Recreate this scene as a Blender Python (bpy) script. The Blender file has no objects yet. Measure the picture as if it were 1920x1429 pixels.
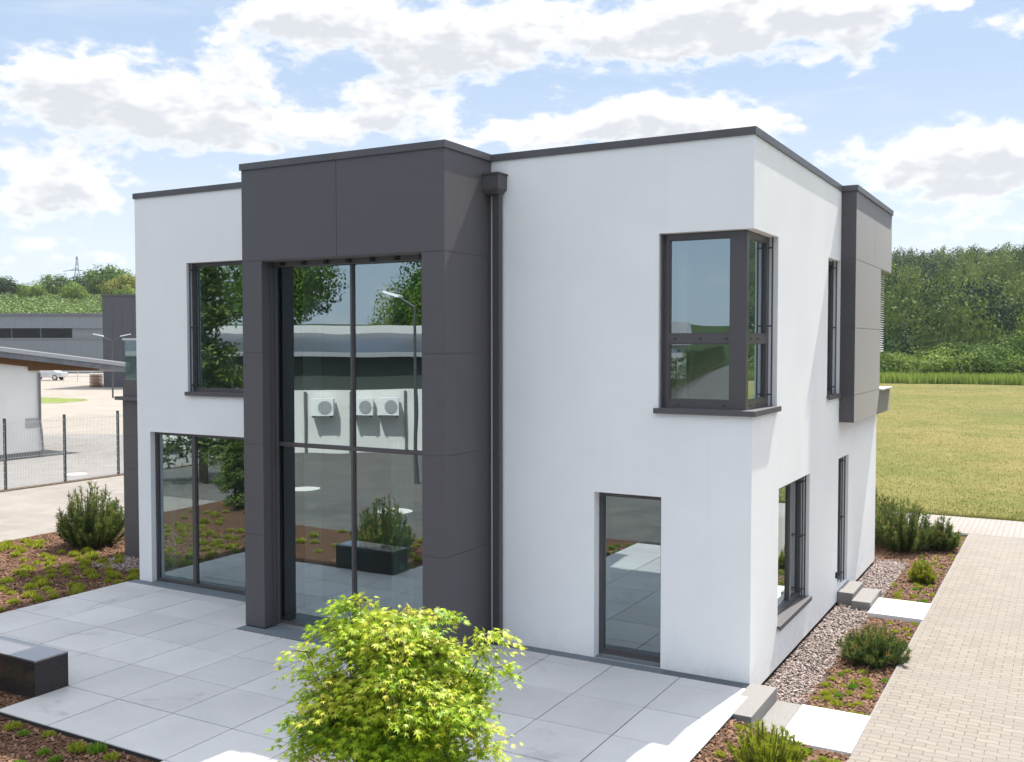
import bpy, math, random
import numpy as np
from mathutils import Vector, Matrix
rng = np.random.default_rng(7); random.seed(7)
SC = bpy.context.scene; COL = SC.collection
R = math.radians

# ------------------------------------------------------------------ camera, sky, sun, exposure
cam = bpy.data.cameras.new("camera"); co = bpy.data.objects.new("camera", cam); COL.objects.link(co)
cam.sensor_width = 36; cam.lens = 34.857; cam.clip_start = .1; cam.clip_end = 6000
co.location = (3.3005, -11.6678, 4.0822)
co.rotation_euler = (math.pi/2 - .0375, 0, .5138)
SC.camera = co
SUN = Vector((.075, .67, 1.0)).normalized()
sl = bpy.data.lights.new("sun", 'SUN'); sl.energy = 2.35; sl.angle = R(.53); sl.color = (1, .95, .87)
so = bpy.data.objects.new("sun", sl); COL.objects.link(so); so.rotation_euler = (-SUN).to_track_quat('-Z', 'Y').to_euler()
SC.view_settings.view_transform = 'Standard'; SC.view_settings.look = 'None'
SC.view_settings.exposure = 1.98; SC.view_settings.gamma = 1
EXPO = 1.98
SC.cycles.max_bounces = 8; SC.cycles.transparent_max_bounces = 12; SC.cycles.use_denoising = True

# ------------------------------------------------------------------ node helper
class NT:
    def __init__(s, nt): s.nt = nt; nt.nodes.clear()
    def n(s, t, **kw):
        nd = s.nt.nodes.new(t)
        ins = kw.pop('i', {})
        for k, v in kw.items(): setattr(nd, k, v)
        for k, v in ins.items():
            sk = nd.inputs[k]
            if hasattr(v, 'is_output'): s.nt.links.new(v, sk)
            else: sk.default_value = v
        return nd
    def m(s, op, a, b=0.0, c=0.0, clamp=False):
        nd = s.n('ShaderNodeMath', operation=op, use_clamp=clamp, i={0: a, 1: b, 2: c}); return nd.outputs[0]
    def vm(s, op, a, b=(0, 0, 0), c=(0, 0, 0)):
        nd = s.n('ShaderNodeVectorMath', operation=op, i={0: a, 1: b, 2: c})
        return nd.outputs['Value'] if op in ('DOT_PRODUCT', 'LENGTH') else nd.outputs[0]
    def mix(s, f, a, b):
        nd = s.n('ShaderNodeMix', data_type='RGBA', i={0: f})
        for k, v in ((6, a), (7, b)):
            if hasattr(v, 'is_output'): s.nt.links.new(v, nd.inputs[k])
            else: nd.inputs[k].default_value = (*v[:3], 1)
        return nd.outputs[2]
    def ss(s, v, a, b, lo=0., hi=1.):
        return s.n('ShaderNodeMapRange', interpolation_type='SMOOTHSTEP', i={0: v, 1: a, 2: b, 3: lo, 4: hi}).outputs[0]
    def noise(s, vec, scale, detail=4, rough=.55, dist=0.):
        return s.n('ShaderNodeTexNoise', i={'Vector': vec, 'Scale': scale, 'Detail': detail, 'Roughness': rough, 'Distortion': dist}).outputs[0]

# ------------------------------------------------------------------ world: Nishita sky with clouds placed by azimuth / elevation (degrees)
CLOUDS = [(-54.3,13.3,3.7,1.9,1),(-49.3,12.8,4.6,2.6,1),(-44.6,15.0,2.4,1.4,0.7),(-40.4,12.6,6.6,1.5,.85),(-46.2,11.4,7.8,1.1,0.6),(-35.9,13.5,2.5,1.4,0.8),
(-36.8,17.6,7.4,2.2,1.05),(-32.5,15.8,4.0,1.5,1),(-41.6,17.7,3.1,1.4,0.9),(-28.8,17.8,3.0,1.9,0.6),(-19.1,17.6,7.1,2.2,1.1),(-14.1,17.4,7.1,1.7,1),(-10.4,15.2,2.0,1.1,0.8),
(-21.8,16.4,3.4,1.5,0.9),(-9.1,17.6,2.8,0.9,0.7),(-23.6,12.2,7.1,1.4,1),(-20.3,12.7,4.3,1.2,1),(-15.8,11.9,2.8,0.9,0.7),(-28.8,11.6,3.1,0.8,0.7),(-54.5,9.1,3.4,1.2,1),
(-52.7,7.8,3.1,1.0,0.9),(-56.0,6.9,2.2,0.9,0.8),(-7.2,9.8,5.9,1.4,0.9),(-3.6,10.1,3.7,1.4,0.9),(-7.7,8.2,6.2,1.1,0.55),(-5.1,6.1,7.1,1.0,0.6),(-3.1,8.2,3.7,1.2,0.6),
(-2.6,15.8,1.7,0.9,0.8),(-5.4,17.3,1.4,0.7,0.7),(-43.3,10.4,1.8,0.6,0.6),(-45.4,9.2,1.8,0.5,0.6),(-55.5,5.3,2.2,0.5,0.6),(-52.5,5.6,1.7,0.4,0.55),(-55.3,4.1,4.0,0.7,0.6),
(-51.7,4.8,2.8,0.4,0.45),(-32.5,11.3,2.2,0.4,0.5)]
W = bpy.data.worlds.new("World"); SC.world = W; W.use_nodes = True
t = NT(W.node_tree)
SKY = .15
sky = t.n('ShaderNodeTexSky', sky_type='NISHITA', sun_disc=False, sun_elevation=math.asin(SUN.z), sun_rotation=math.atan2(SUN.x, SUN.y), altitude=300, air_density=1.0, dust_density=1.2, ozone_density=1.5)
gen = t.n('ShaderNodeTexCoord').outputs['Generated']
sx = t.n('ShaderNodeSeparateXYZ', i={0: gen})
az = t.m('MULTIPLY', t.m('ARCTAN2', sx.outputs[0], sx.outputs[1]), 57.2958)
el = t.m('MULTIPLY', t.m('ARCSINE', sx.outputs[2]), 57.2958)
ae = t.n('ShaderNodeCombineXYZ', i={0: az, 1: el}).outputs[0]
def cloud_density(pos, det=7):
    nv = t.vm('MULTIPLY', pos, (1, 1.9, 1))
    wv = t.n('ShaderNodeTexNoise', i={'Vector': nv, 'Scale': .32, 'Detail': 3.0, 'Roughness': .55}).outputs['Color']
    p = t.vm('ADD', pos, t.vm('MULTIPLY', t.vm('SUBTRACT', wv, (.5, .5, .5)), (5.0, 2.2, 0)))
    tot = None
    for a, e, ra, re, w in CLOUDS:
        d = t.vm('MULTIPLY_ADD', p, (1/ra, 1/re, 0), (-a/ra, -e/re, 0))
        g = t.m('POWER', .36788, t.vm('DOT_PRODUCT', d, d))
        tot = t.m('MULTIPLY', g, w) if tot is None else t.m('MULTIPLY_ADD', g, w, tot)
    tot = t.m('MULTIPLY', t.m('MINIMUM', tot, 1.3), .88)
    big = t.noise(nv, .055, 2, .5)
    # scattered fair-weather clouds round the rest of the sky, with added fill-light clouds overhead
    away = t.m('ABSOLUTE', t.m('ADD', az, 29.4))
    out = t.m('MULTIPLY', t.m('MULTIPLY', t.ss(big, .38, .58), t.ss(away, 30, 38)), t.ss(el, 16, 26, .35, 1.))
    high = t.m('MULTIPLY', t.ss(big, .30, .48), t.ss(el, 19, 26))
    tot = t.m('ADD', tot, t.m('MULTIPLY', t.m('MAXIMUM', out, high), 1.1))
    f = t.noise(nv, .50, det, .62)
    return t.m('MULTIPLY_ADD', t.m('SUBTRACT', f, .5), 1.8, tot)
d0 = cloud_density(ae)
d1 = cloud_density(t.vm('ADD', ae, (.3, 1.1, 0)), 2)
cover = t.ss(d0, .40, .92)
thick = t.m('MULTIPLY', t.ss(d1, .48, 1.2), t.ss(d0, .60, .95))
K = 1/(SKY*2**EXPO)
def kc(r, g, b): return (r*K, g*K, b*K)
ccol = t.mix(t.m('MULTIPLY', thick, .95), kc(1.14, 1.13, 1.12), kc(.74, .77, .815))
ccol = t.vm('MULTIPLY', ccol, t.n('ShaderNodeCombineXYZ', i={0: t.ss(el, 22, 42, 1., 2.1), 1: t.ss(el, 22, 42, 1., 2.1), 2: t.ss(el, 22, 42, 1., 2.1)}).outputs[0])   # unseen high clouds made brighter, to light the shaded walls neutral white
# thin high streaks
sv = t.vm('MULTIPLY', ae, (.22, 1.5, 1))
cir = t.m('MULTIPLY', t.ss(t.noise(sv, .5, 6, .6, .6), .50, .85), .40)
# pale air low over the land, deeper blue away from the sun
toward = t.ss(sx.outputs[1], -.25, .35)
low = t.mix(toward, kc(.34, .58, .98), kc(.49, .64, .86))
hor = t.mix(toward, kc(.74, .88, 1.02), kc(.80, .88, .96))
air = t.mix(t.ss(el, 17, 1), low, hor)
c0 = t.mix(t.m('MULTIPLY', t.ss(el, 50, 20), .975), sky.outputs[0], air)
c1 = t.mix(cir, c0, kc(.92, .95, 1.0))
c2 = t.mix(t.m('MULTIPLY', cover, .97), c1, ccol)
bg = t.n('ShaderNodeBackground', i={'Color': c2, 'Strength': SKY})
t.nt.links.new(bg.outputs[0], t.n('ShaderNodeOutputWorld').inputs[0])

# ------------------------------------------------------------------ materials
MATS = {}
def mat(name, base, rough=.6, metal=0., c2=None, scale=5., detail=4, bump=0., bscale=None, spec=.3, lo=.35, hi=.65, stretch=(1, 1, 1), tint=None, transl=0., island=0.):
    if name in MATS: return MATS[name]
    m = bpy.data.materials.new(name); m.use_nodes = True; t = NT(m.node_tree); MATS[name] = m
    out = t.n('ShaderNodeOutputMaterial')
    p = t.n('ShaderNodeBsdfPrincipled', i={'Roughness': rough, 'Metallic': metal, 'Specular IOR Level': spec})
    pos = t.n('ShaderNodeTexCoord').outputs['Object']
    if stretch != (1, 1, 1): pos = t.vm('MULTIPLY', pos, stretch)
    col = None
    if c2 is not None:
        col = t.mix(t.ss(t.noise(pos, scale, detail), lo, hi), base, c2)
    if tint is not None:
        a = t.n('ShaderNodeAttribute', attribute_name='tint').outputs['Fac']
        col = t.mix(a, col if col is not None else base, tint)
    if island:
        r = t.n('ShaderNodeNewGeometry').outputs['Random Per Island']
        v = t.m('MULTIPLY_ADD', r, island, 1 - island/2)
        hs = t.n('ShaderNodeHueSaturation', i={'Value': v})
        if col is not None: t.nt.links.new(col, hs.inputs['Color'])
        else: hs.inputs['Color'].default_value = (*base, 1)
        col = hs.outputs[0]
    if col is not None: t.nt.links.new(col, p.inputs['Base Color'])
    else: p.inputs['Base Color'].default_value = (*base, 1)
    if bump:
        b = t.n('ShaderNodeBump', i={'Strength': bump, 'Distance': .02, 'Height': t.noise(pos, bscale or scale*3, 5)})
        t.nt.links.new(b.outputs[0], p.inputs['Normal'])
    sh = p.outputs[0]
    if transl:
        tr = t.n('ShaderNodeBsdfTranslucent')
        if col is not None: t.nt.links.new(col, tr.inputs[0])
        else: tr.inputs[0].default_value = (*base, 1)
        sh = t.n('ShaderNodeMixShader', i={0: transl, 1: sh, 2: tr.outputs[0]}).outputs[0]
    t.nt.links.new(sh, out.inputs[0])
    return m
render = mat('white_render', (.805, .805, .795), .88, c2=(.765, .765, .76), scale=.7, detail=6, bump=.25, bscale=110)
_t = NT.__new__(NT); _t.nt = render.node_tree
_p = [n for n in _t.nt.nodes if n.type == 'BSDF_PRINCIPLED'][0]; _src = _p.inputs['Base Color'].links[0].from_socket
_o = _t.n('ShaderNodeTexCoord').outputs['Object']
_c = _t.mix(_t.m('MULTIPLY', _t.ss(_t.noise(_t.vm('MULTIPLY', _o, (5, 5, .22)), 1.0, 5, .65), .56, .76), .30), _src, (.70, .695, .68))   # faint run-off streaks
_c = _t.mix(_t.m('MULTIPLY', _t.ss(_t.noise(_o, 55, 2), .40, .62), .5), _c, (.765, .765, .76))                                       # trowelled grain
_z = _t.n('ShaderNodeSeparateXYZ', i={0: _o}).outputs[2]
_c = _t.mix(_t.m('MULTIPLY', _t.m('MULTIPLY', _t.ss(_z, .32, -.1), _t.ss(_t.noise(_o, 7, 5, .7), .42, .68)), .35), _c, (.55, .53, .50)) # splash marks at the foot
_t.nt.links.new(_c, _p.inputs['Base Color'])
clad = mat('dark_cladding', (.088, .081, .087), .45, c2=(.072, .066, .071), scale=95, detail=3, lo=.4, hi=.6, spec=.45)
for _n in clad.node_tree.nodes:
    if _n.type == 'BSDF_PRINCIPLED': _n.inputs['Sheen Weight'].default_value = .22; _n.inputs['Sheen Roughness'].default_value = .35
coping_m = mat('dark_metal_trim', (.085, .08, .084), .38, metal=.0, c2=(.10, .095, .10), scale=2)
frame_m = mat('anthracite_frame', (.072, .065, .068), .36, spec=.5)
black_m = mat('black_plastic', (.012, .012, .014), .5)
stone_lt = mat('pale_granite_step', (.225, .215, .207), .75, c2=(.17, .162, .155), scale=60, detail=4, bump=.05)
slab_w = mat('white_concrete_slab', (.72, .71, .69), .8, c2=(.66, .65, .63), scale=3, bump=.05, bscale=120)
ch_m = mat('drain_stone', (.14, .165, .185), .65, c2=(.11, .13, .15), scale=30, bump=.1)
granite_d = mat('polished_dark_granite', (.045, .036, .038), .16, c2=(.02, .017, .018), scale=120, detail=2, lo=.45, hi=.55)
bench_top = mat('polished_granite_sky_sheen', (.30, .28, .28), .08, metal=.6)  # base lightened and made part metal to stand in for reflected sky
wood_in = mat('oak_floor', (.30, .24, .18), .4, c2=(.24, .19, .14), scale=4, stretch=(1, 8, 1))
white_in = mat('interior_white', (.50, .51, .49), .9)
curtain_m = mat('curtain_cloth', (.62, .70, .62), .9, transl=.3)
roof_m = mat('roof_gravel', (.30, .29, .28), .95, c2=(.2, .2, .2), scale=30)
bark = mat('tree_bark', (.16, .115, .08), .9, c2=(.09, .065, .05), scale=8, stretch=(1, 1, .25), bump=.5)

def slab_mat():
    m = bpy.data.materials.new('terrace_slab_concrete'); m.use_nodes = True; t = NT(m.node_tree)
    p = t.n('ShaderNodeBsdfPrincipled', i={'Roughness': .62, 'Specular IOR Level': .4})
    pos = t.n('ShaderNodeTexCoord').outputs['Object']
    r = t.n('ShaderNodeNewGeometry').outputs['Random Per Island']
    c = t.mix(t.ss(t.noise(pos, 1.1, 6, .62), .35, .7), (.44, .437, .44), (.365, .362, .366))
    c = t.mix(t.ss(t.noise(pos, 140, 2), .42, .64), c, (.51, .507, .51))
    # faint rusty and wet stains
    c = t.mix(t.m('MULTIPLY', t.ss(t.noise(pos, .9, 6, .68, .6), .58, .74), .75), c, (.25, .24, .24))
    c = t.mix(t.m('MULTIPLY', t.ss(t.noise(t.vm('ADD', pos, (7, 3, 0)), 1.7, 4), .62, .75), .3), c, (.47, .415, .385))
    hs = t.n('ShaderNodeHueSaturation', i={'Value': t.m('MULTIPLY_ADD', r, .16, .92), 'Color': c})
    t.nt.links.new(hs.outputs[0], p.inputs['Base Color'])
    b = t.n('ShaderNodeBump', i={'Strength': .08, 'Distance': .01, 'Height': t.noise(pos, 90, 4)})
    t.nt.links.new(b.outputs[0], p.inputs['Normal'])
    t.nt.links.new(p.outputs[0], t.n('ShaderNodeOutputMaterial').inputs[0]); return m
slab_m = slab_mat()

def glass_mat():
    m = bpy.data.materials.new('coated_window_glass'); m.use_nodes = True; t = NT(m.node_tree)
    pos = t.n('ShaderNodeTexCoord').outputs['Object']
    b = t.n('ShaderNodeBump', i={'Strength': .10, 'Distance': .02, 'Height': t.noise(pos, .9, 1, .4)})
    g = t.n('ShaderNodeBsdfGlossy', i={'Color': (.82, .95, .99, 1), 'Roughness': .0, 'Normal': b.outputs[0]})
    tr = t.n('ShaderNodeBsdfTransparent', i={'Color': (.44, .54, .51, 1)})
    f = t.n('ShaderNodeLayerWeight', i={'Blend': .5}).outputs['Facing']
    fac = t.m('MULTIPLY_ADD', t.m('POWER', f, 3.0), .55, .37)
    mx = t.n('ShaderNodeMixShader', i={0: fac, 1: tr.outputs[0], 2: g.outputs[0]})
    t.nt.links.new(mx.outputs[0], t.n('ShaderNodeOutputMaterial').inputs[0]); return m
glass = glass_mat()
def rail_glass_mat():
    m = bpy.data.materials.new('balcony_glass'); m.use_nodes = True; t = NT(m.node_tree)
    g = t.n('ShaderNodeBsdfGlossy', i={'Color': (.9, .95, .95, 1), 'Roughness': .02})
    tr = t.n('ShaderNodeBsdfTransparent', i={'Color': (.72, .80, .78, 1)})
    mx = t.n('ShaderNodeMixShader', i={0: .22, 1: tr.outputs[0], 2: g.outputs[0]})
    t.nt.links.new(mx.outputs[0], t.n('ShaderNodeOutputMaterial').inputs[0]); return m

def paver_mat(name, rot=False, c1=(.228, .204, .172), c2=(.186, .166, .142)):
    m = bpy.data.materials.new(name); m.use_nodes = True; t = NT(m.node_tree)
    p = t.n('ShaderNodeBsdfPrincipled', i={'Roughness': .85, 'Specular IOR Level': .3})
    pos = t.n('ShaderNodeTexCoord').outputs['Object']
    s = t.n('ShaderNodeSeparateXYZ', i={0: pos})
    x, y = (s.outputs[1], s.outputs[0]) if rot else (s.outputs[0], s.outputs[1])
    y2 = t.m('MULTIPLY_ADD', t.m('SINE', t.m('MULTIPLY', x, 2*math.pi/.225)), .011, y)
    x2 = t.m('MULTIPLY_ADD', t.m('SINE', t.m('MULTIPLY', y, 2*math.pi/.225)), .006, x)
    v = t.n('ShaderNodeCombineXYZ', i={0: x2, 1: y2}).outputs[0]
    bk = t.n('ShaderNodeTexBrick', offset=.5, i={'Vector': v, 'Scale': 1.0, 'Brick Width': .225, 'Row Height': .1125, 'Mortar Size': .0055, 'Mortar Smooth': .3, 'Bias': 0.,
        'Color1': (*c1, 1), 'Color2': (*c2, 1), 'Mortar': (.10, .075, .06, 1)})
    c = t.mix(t.m('MULTIPLY', t.ss(t.noise(pos, .45, 7, .7), .42, .66), .55), bk.outputs['Color'], (.19, .17, .155))
    c = t.mix(t.m('MULTIPLY', t.ss(t.noise(pos, 70, 3), .45, .7), .22), c, (.31, .275, .24))
    t.nt.links.new(c, p.inputs['Base Color'])
    b = t.n('ShaderNodeBump', invert=True, i={'Strength': .5, 'Distance': .008, 'Height': bk.outputs['Fac']})
    t.nt.links.new(b.outputs[0], p.inputs['Normal'])
    t.nt.links.new(p.outputs[0], t.n('ShaderNodeOutputMaterial').inputs[0]); return m

def ground_mat(name, cols, scales, rough=.95, bump=.3, bscale=20, stretch=(1, 1, 1), dist=.05):
    m = bpy.data.materials.new(name); m.use_nodes = True; t = NT(m.node_tree)
    p = t.n('ShaderNodeBsdfPrincipled', i={'Roughness': rough, 'Specular IOR Level': .15})
    pos = t.vm('MULTIPLY', t.n('ShaderNodeTexCoord').outputs['Object'], stretch)
    c = cols[0]
    for k, (cc, sc) in enumerate(zip(cols[1:], scales)):
        c = t.mix(t.ss(t.noise(t.vm('ADD', pos, (3.1*k, 1.7*k, 0)), sc, 6, .6), .42, .66), c, cc)
    t.nt.links.new(c, p.inputs['Base Color'])
    b = t.n('ShaderNodeBump', i={'Strength': bump, 'Distance': dist, 'Height': t.noise(pos, bscale, 6, .65)})
    t.nt.links.new(b.outputs[0], p.inputs['Normal'])
    t.nt.links.new(p.outputs[0], t.n('ShaderNodeOutputMaterial').inputs[0]); return m

# ------------------------------------------------------------------ geometry helpers
def mesh_obj(name, V, F, m, parent=None, tint=None, loc=None):
    me = bpy.data.meshes.new(name)
    V = np.asarray(V, np.float32).reshape(-1, 3)
    if isinstance(F, np.ndarray):
        k = F.shape[1]; n = len(F)
        me.vertices.add(len(V)); me.vertices.foreach_set('co', V.ravel())
        me.loops.add(n*k); me.loops.foreach_set('vertex_index', F.astype(np.int32).ravel())
        me.polygons.add(n); me.polygons.foreach_set('loop_start', np.arange(0, n*k, k, dtype=np.int32)); me.polygons.foreach_set('loop_total', np.full(n, k, np.int32))
        me.update(calc_edges=True); me.validate()
    else:
        me.from_pydata([tuple(map(float, v)) for v in V], [], [tuple(map(int, f)) for f in F]); me.update()
    if tint is not None:
        a = me.attributes.new('tint', 'FLOAT', 'FACE'); a.data.foreach_set('value', np.asarray(tint, np.float32))
    me.materials.append(m)
    o = bpy.data.objects.new(name, me); COL.objects.link(o)
    if parent is not None: o.parent = parent
    if loc is not None: o.location = loc
    return o
def solid_vf(adds, subs=()):
    ax = [sorted({round(b[i+3*k], 5) for b in list(adds)+list(subs) for k in (0, 1)}) for i in range(3)]
    cs = [np.array([(a+b)/2 for a, b in zip(x[:-1], x[1:])]) for x in ax]
    occ = np.zeros([len(c) for c in cs], bool)
    def m_(b):
        i = [(c > b[k]) & (c < b[k+3]) for k, c in enumerate(cs)]
        return i[0][:, None, None] & i[1][None, :, None] & i[2][None, None, :]
    for b in adds: occ |= m_(b)
    for b in subs: occ &= ~m_(b)
    P = np.pad(occ, 1); idx = {}; V = []; F = []
    def vid(i, j, k):
        key = (i, j, k)
        if key not in idx: idx[key] = len(V); V.append((ax[0][i], ax[1][j], ax[2][k]))
        return idx[key]
    for a in range(3):
        for sgn in (1, -1):
            ex = occ & ~np.roll(P, -sgn, axis=a)[1:-1, 1:-1, 1:-1]
            for i, j, k in np.argwhere(ex):
                o = [i, j, k]; q = []
                u, w = [(1, 2), (2, 0), (0, 1)][a]
                for du, dw in ((0, 0), (1, 0), (1, 1), (0, 1)):
                    c = o[:]; c[u] += du; c[w] += dw
                    if sgn > 0: c[a] += 1
                    q.append(vid(*c))
                F.append(q if sgn > 0 else q[::-1])
    return V, F
def solid(name, adds, subs, m, parent=None):
    V, F = solid_vf(adds, subs); return mesh_obj(name, V, F, m, parent)
class MB:
    def __init__(s): s.V = []; s.F = []
    def add(s, V, F):
        k = len(s.V); s.V += [tuple(v) for v in V]; s.F += [tuple(i+k for i in f) for f in F]; return s
    def box(s, x0, y0, z0, x1, y1, z1):
        return s.add([(x0,y0,z0),(x1,y0,z0),(x1,y1,z0),(x0,y1,z0),(x0,y0,z1),(x1,y0,z1),(x1,y1,z1),(x0,y1,z1)],
                     [(0,3,2,1),(4,5,6,7),(0,1,5,4),(1,2,6,5),(2,3,7,6),(3,0,4,7)])
    def tube(s, pts, rads, n=6, cap=True):
        pts = [Vector(p) for p in pts]; k = len(s.V); up = Vector((.13, .21, 1)).normalized()
        for i, p in enumerate(pts):
            d = (pts[min(i+1, len(pts)-1)] - pts[max(i-1, 0)]).normalized()
            a = d.cross(up)
            if a.length < 1e-3: a = d.cross(Vector((1, 0, 0)))
            a.normalize(); b = d.cross(a)
            for j in range(n):
                an = 2*math.pi*j/n; s.V.append(tuple(p + float(rads[i])*(math.cos(an)*a + math.sin(an)*b)))
        for i in range(len(pts)-1):
            for j in range(n):
                s.F.append((k+i*n+j, k+i*n+(j+1) % n, k+(i+1)*n+(j+1) % n, k+(i+1)*n+j))
        if cap:
            s.F.append(tuple(k+j for j in range(n))[::-1]); s.F.append(tuple(k+(len(pts)-1)*n+j for j in range(n)))
        return s
    def build(s, name, m, parent=None, smooth=False, loc=None):
        o = mesh_obj(name, s.V, s.F, m, parent, loc=loc)
        if smooth: o.data.polygons.foreach_set('use_smooth', [True]*len(o.data.polygons))
        return o
def bevel(o, w=.008, seg=2):
    md = o.modifiers.new('bevel', 'BEVEL'); md.width = w; md.segments = seg; md.limit_method = 'ANGLE'; md.angle_limit = R(40); return o
def tag(o, label=None, cat=None, group=None, kind=None):
    if label: o['label'] = label
    if cat: o['category'] = cat
    if group: o['group'] = group
    if kind: o['kind'] = kind
    return o
def empty(name, loc=(0, 0, 0), rz=0., label=None, cat=None, group=None):
    o = bpy.data.objects.new(name, None); COL.objects.link(o); o.location = loc; o.rotation_euler = (0, 0, rz); o.empty_display_size = .2
    return tag(o, label, cat, group)
def kids(o): return [c for c in bpy.data.objects if c.parent is o]
def copy_tree(o, loc, rz=0., s=1., label=None, group=None):
    c = o.copy(); COL.objects.link(c); c.location = loc; c.rotation_euler = (0, 0, rz); c.scale = (s, s, s) if not hasattr(s, '__len__') else s
    if label: c['label'] = label
    if group: c['group'] = group
    for ch in kids(o):
        d = ch.copy(); COL.objects.link(d); d.parent = c
    return c
def sheet(name, poly, z, m, kind='structure'):
    o = mesh_obj(name, [(x, y, z) for x, y in poly], [tuple(range(len(poly)))], m); return tag(o, kind=kind)

# ------------------------------------------------------------------ terrain, hills, meadow, roads
def hgt(x, y):
    dx, dy = x-3.3, y+11.67
    r = np.hypot(dx, dy); a = np.degrees(np.arctan2(dx, dy))
    sm = lambda v, lo, hi: (lambda q: q*q*(3-2*q))(np.clip((v-lo)/(hi-lo), 0, 1))
    right = sm(a, -32, -24)*(1-sm(a, 50, 75))
    left = (1-sm(a, -30, -24))*sm(a, -110, -75)
    hr = 3.0*sm(r, 122, 142) + 26*np.clip(.93+.012*(a+8), .8, 1.25)*np.clip((r-140)/225, 0, 1)**1.0 + 6*np.clip((r-365)/600, 0, 1)
    hl = 9.5*sm(r, 176, 206) + 6.5*np.clip((r-200)/75, 0, 1) + 6.5*np.clip((r-275)/65, 0, 1) + 9*np.clip((r-340)/600, 0, 1)
    hb = 22*sm(r, 300, 900)
    w = np.clip(1-right-left, 0, 1)
    und = 1.2*np.sin(x*.031+1)*np.cos(y*.027)*sm(r, 150, 260)
    return -.32 + right*hr + left*hl + w*hb + und
rad = np.concatenate([[0], np.linspace(20, 110, 6), np.linspace(118, 420, 44), np.linspace(450, 3000, 16)])
ang = np.linspace(0, 2*np.pi, 181)[:-1]
RR, AA = np.meshgrid(rad, ang, indexing='ij')
X = 3.3 + RR*np.sin(AA); Y = -11.67 + RR*np.cos(AA); Z = hgt(X, Y)
n_a = len(ang); ii, jj = np.meshgrid(np.arange(len(rad)-1), np.arange(n_a), indexing='ij')
F = np.stack([ii*n_a+jj, ii*n_a+(jj+1) % n_a, (ii+1)*n_a+(jj+1) % n_a, (ii+1)*n_a+jj], -1).reshape(-1, 4)[:, ::-1]
terr_m = ground_mat('hill_vegetation', [(.075, .125, .03), (.11, .17, .045), (.05, .09, .025), (.16, .19, .07)], [.02, .35, .06], bump=.9, bscale=.6, dist=1.2)
tag(mesh_obj('terrain', np.stack([X, Y, Z], -1).reshape(-1, 3), F, terr_m), kind='structure')
_t = NT.__new__(NT); _t.nt = terr_m.node_tree
_p = [n for n in _t.nt.nodes if n.type == 'BSDF_PRINCIPLED'][0]; _src = _p.inputs['Base Color'].links[0].from_socket
_x = _t.n('ShaderNodeSeparateXYZ', i={0: _t.n('ShaderNodeTexCoord').outputs['Object']})
_m = _t.ss(_t.m('MULTIPLY_ADD', _x.outputs[1], .55, _x.outputs[0]), -30, 20)
_p.inputs['Specular IOR Level'].default_value = 0.
_t.nt.links.new(_t.mix(_t.ss(_x.outputs[1], -30, -60), _t.mix(_m, _src, (.028, .045, .014)), (.045, .065, .030)), _p.inputs['Base Color'])      # woodland floor under the forest
def meadow_mat():
    m = ground_mat('mown_meadow', [(.142, .122, .032), (.100, .108, .024), (.17, .14, .048), (.09, .104, .02)], [.16, .5, .05], bump=.6, bscale=9, stretch=(1, 1, 1), dist=.05)
    t = m.node_tree; nt = NT.__new__(NT); nt.nt = t
    p = [n for n in t.nodes if n.type == 'BSDF_PRINCIPLED'][0]
    src = p.inputs['Base Color'].links[0].from_socket
    pos = nt.n('ShaderNodeTexCoord').outputs['Object']
    f1 = nt.noise(nt.vm('MULTIPLY', pos, (1, 1.1, 1)), 2.6, 9, .78)
    c = nt.mix(nt.ss(f1, .50, .72), src, (.185, .158, .055)); c = nt.mix(nt.m('MULTIPLY', nt.ss(f1, .46, .30), .25), c, (.08, .076, .02))
    f2 = nt.noise(nt.vm('MULTIPLY', pos, (1, 1, 1)), .8, 10, .82)
    c = nt.mix(nt.m('MULTIPLY', nt.ss(f2, .52, .66), .75), c, (.075, .082, .02)); c = nt.mix(nt.m('MULTIPLY', nt.ss(f2, .47, .30), .5), c, (.21, .18, .075))
    t.links.new(c, p.inputs['Base Color']); return m
sheet('meadow', [(-70, 14.6), (90, 14.6), (110, 121), (-60, 121)], -.185, meadow_mat())
asph_m = ground_mat('pale_asphalt', [(.215, .198, .18), (.19, .175, .16), (.24, .22, .20)], [.25, 1.5], bump=.25, bscale=140, dist=.005)
sheet('road', [(-23.35, -7.3), (-16.1, -7.3), (-16.1, 60), (-23.35, 60)], -.172, asph_m)
asph_d = ground_mat('dark_asphalt', [(.105, .10, .095), (.085, .082, .08), (.125, .118, .11)], [.25, 1.5], bump=.25, bscale=140, dist=.005)
sheet('street', [(-23.35, -45), (14, -45), (14, -7.3), (-23.35, -7.3)], -.172, asph_d)
yard_m = ground_mat('yard_concrete', [(.255, .23, .20), (.23, .205, .18), (.275, .25, .22)], [.06, .6], bump=.2, bscale=60, dist=.004)
sheet('yard', [(-23.55, -60), (-23.55, 62), (-60, 140), (-175, 150), (-175, 20), (-60, -60)], -.178, yard_m)
yard2 = ground_mat('grey_yard_paving', [(.20, .19, .185), (.175, .168, .165), (.22, .21, .20)], [.3, 1.2], bump=.2, bscale=80, dist=.004)
sheet('yard_paving', [(-23.55, -40), (-23.55, 21), (-37, 19.5), (-60, -10), (-60, -40)], -.172, yard2)
kerb = mat('kerb_stone', (.20, .15, .11), .9, c2=(.15, .11, .08), scale=6)
o = MB().box(-23.55, -45, -.4, -23.35, 60, -.13).build('kerb', kerb); tag(o, kind='structure')
pav = paver_mat('wavy_paver'); pav2 = paver_mat('light_paver', rot=True, c1=(.27, .245, .225), c2=(.245, .225, .205))
sheet('driveway', [(1.39, -7.15), (14, -7.15), (14, 12.55), (1.39, 12.55)], -.168, pav)
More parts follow.
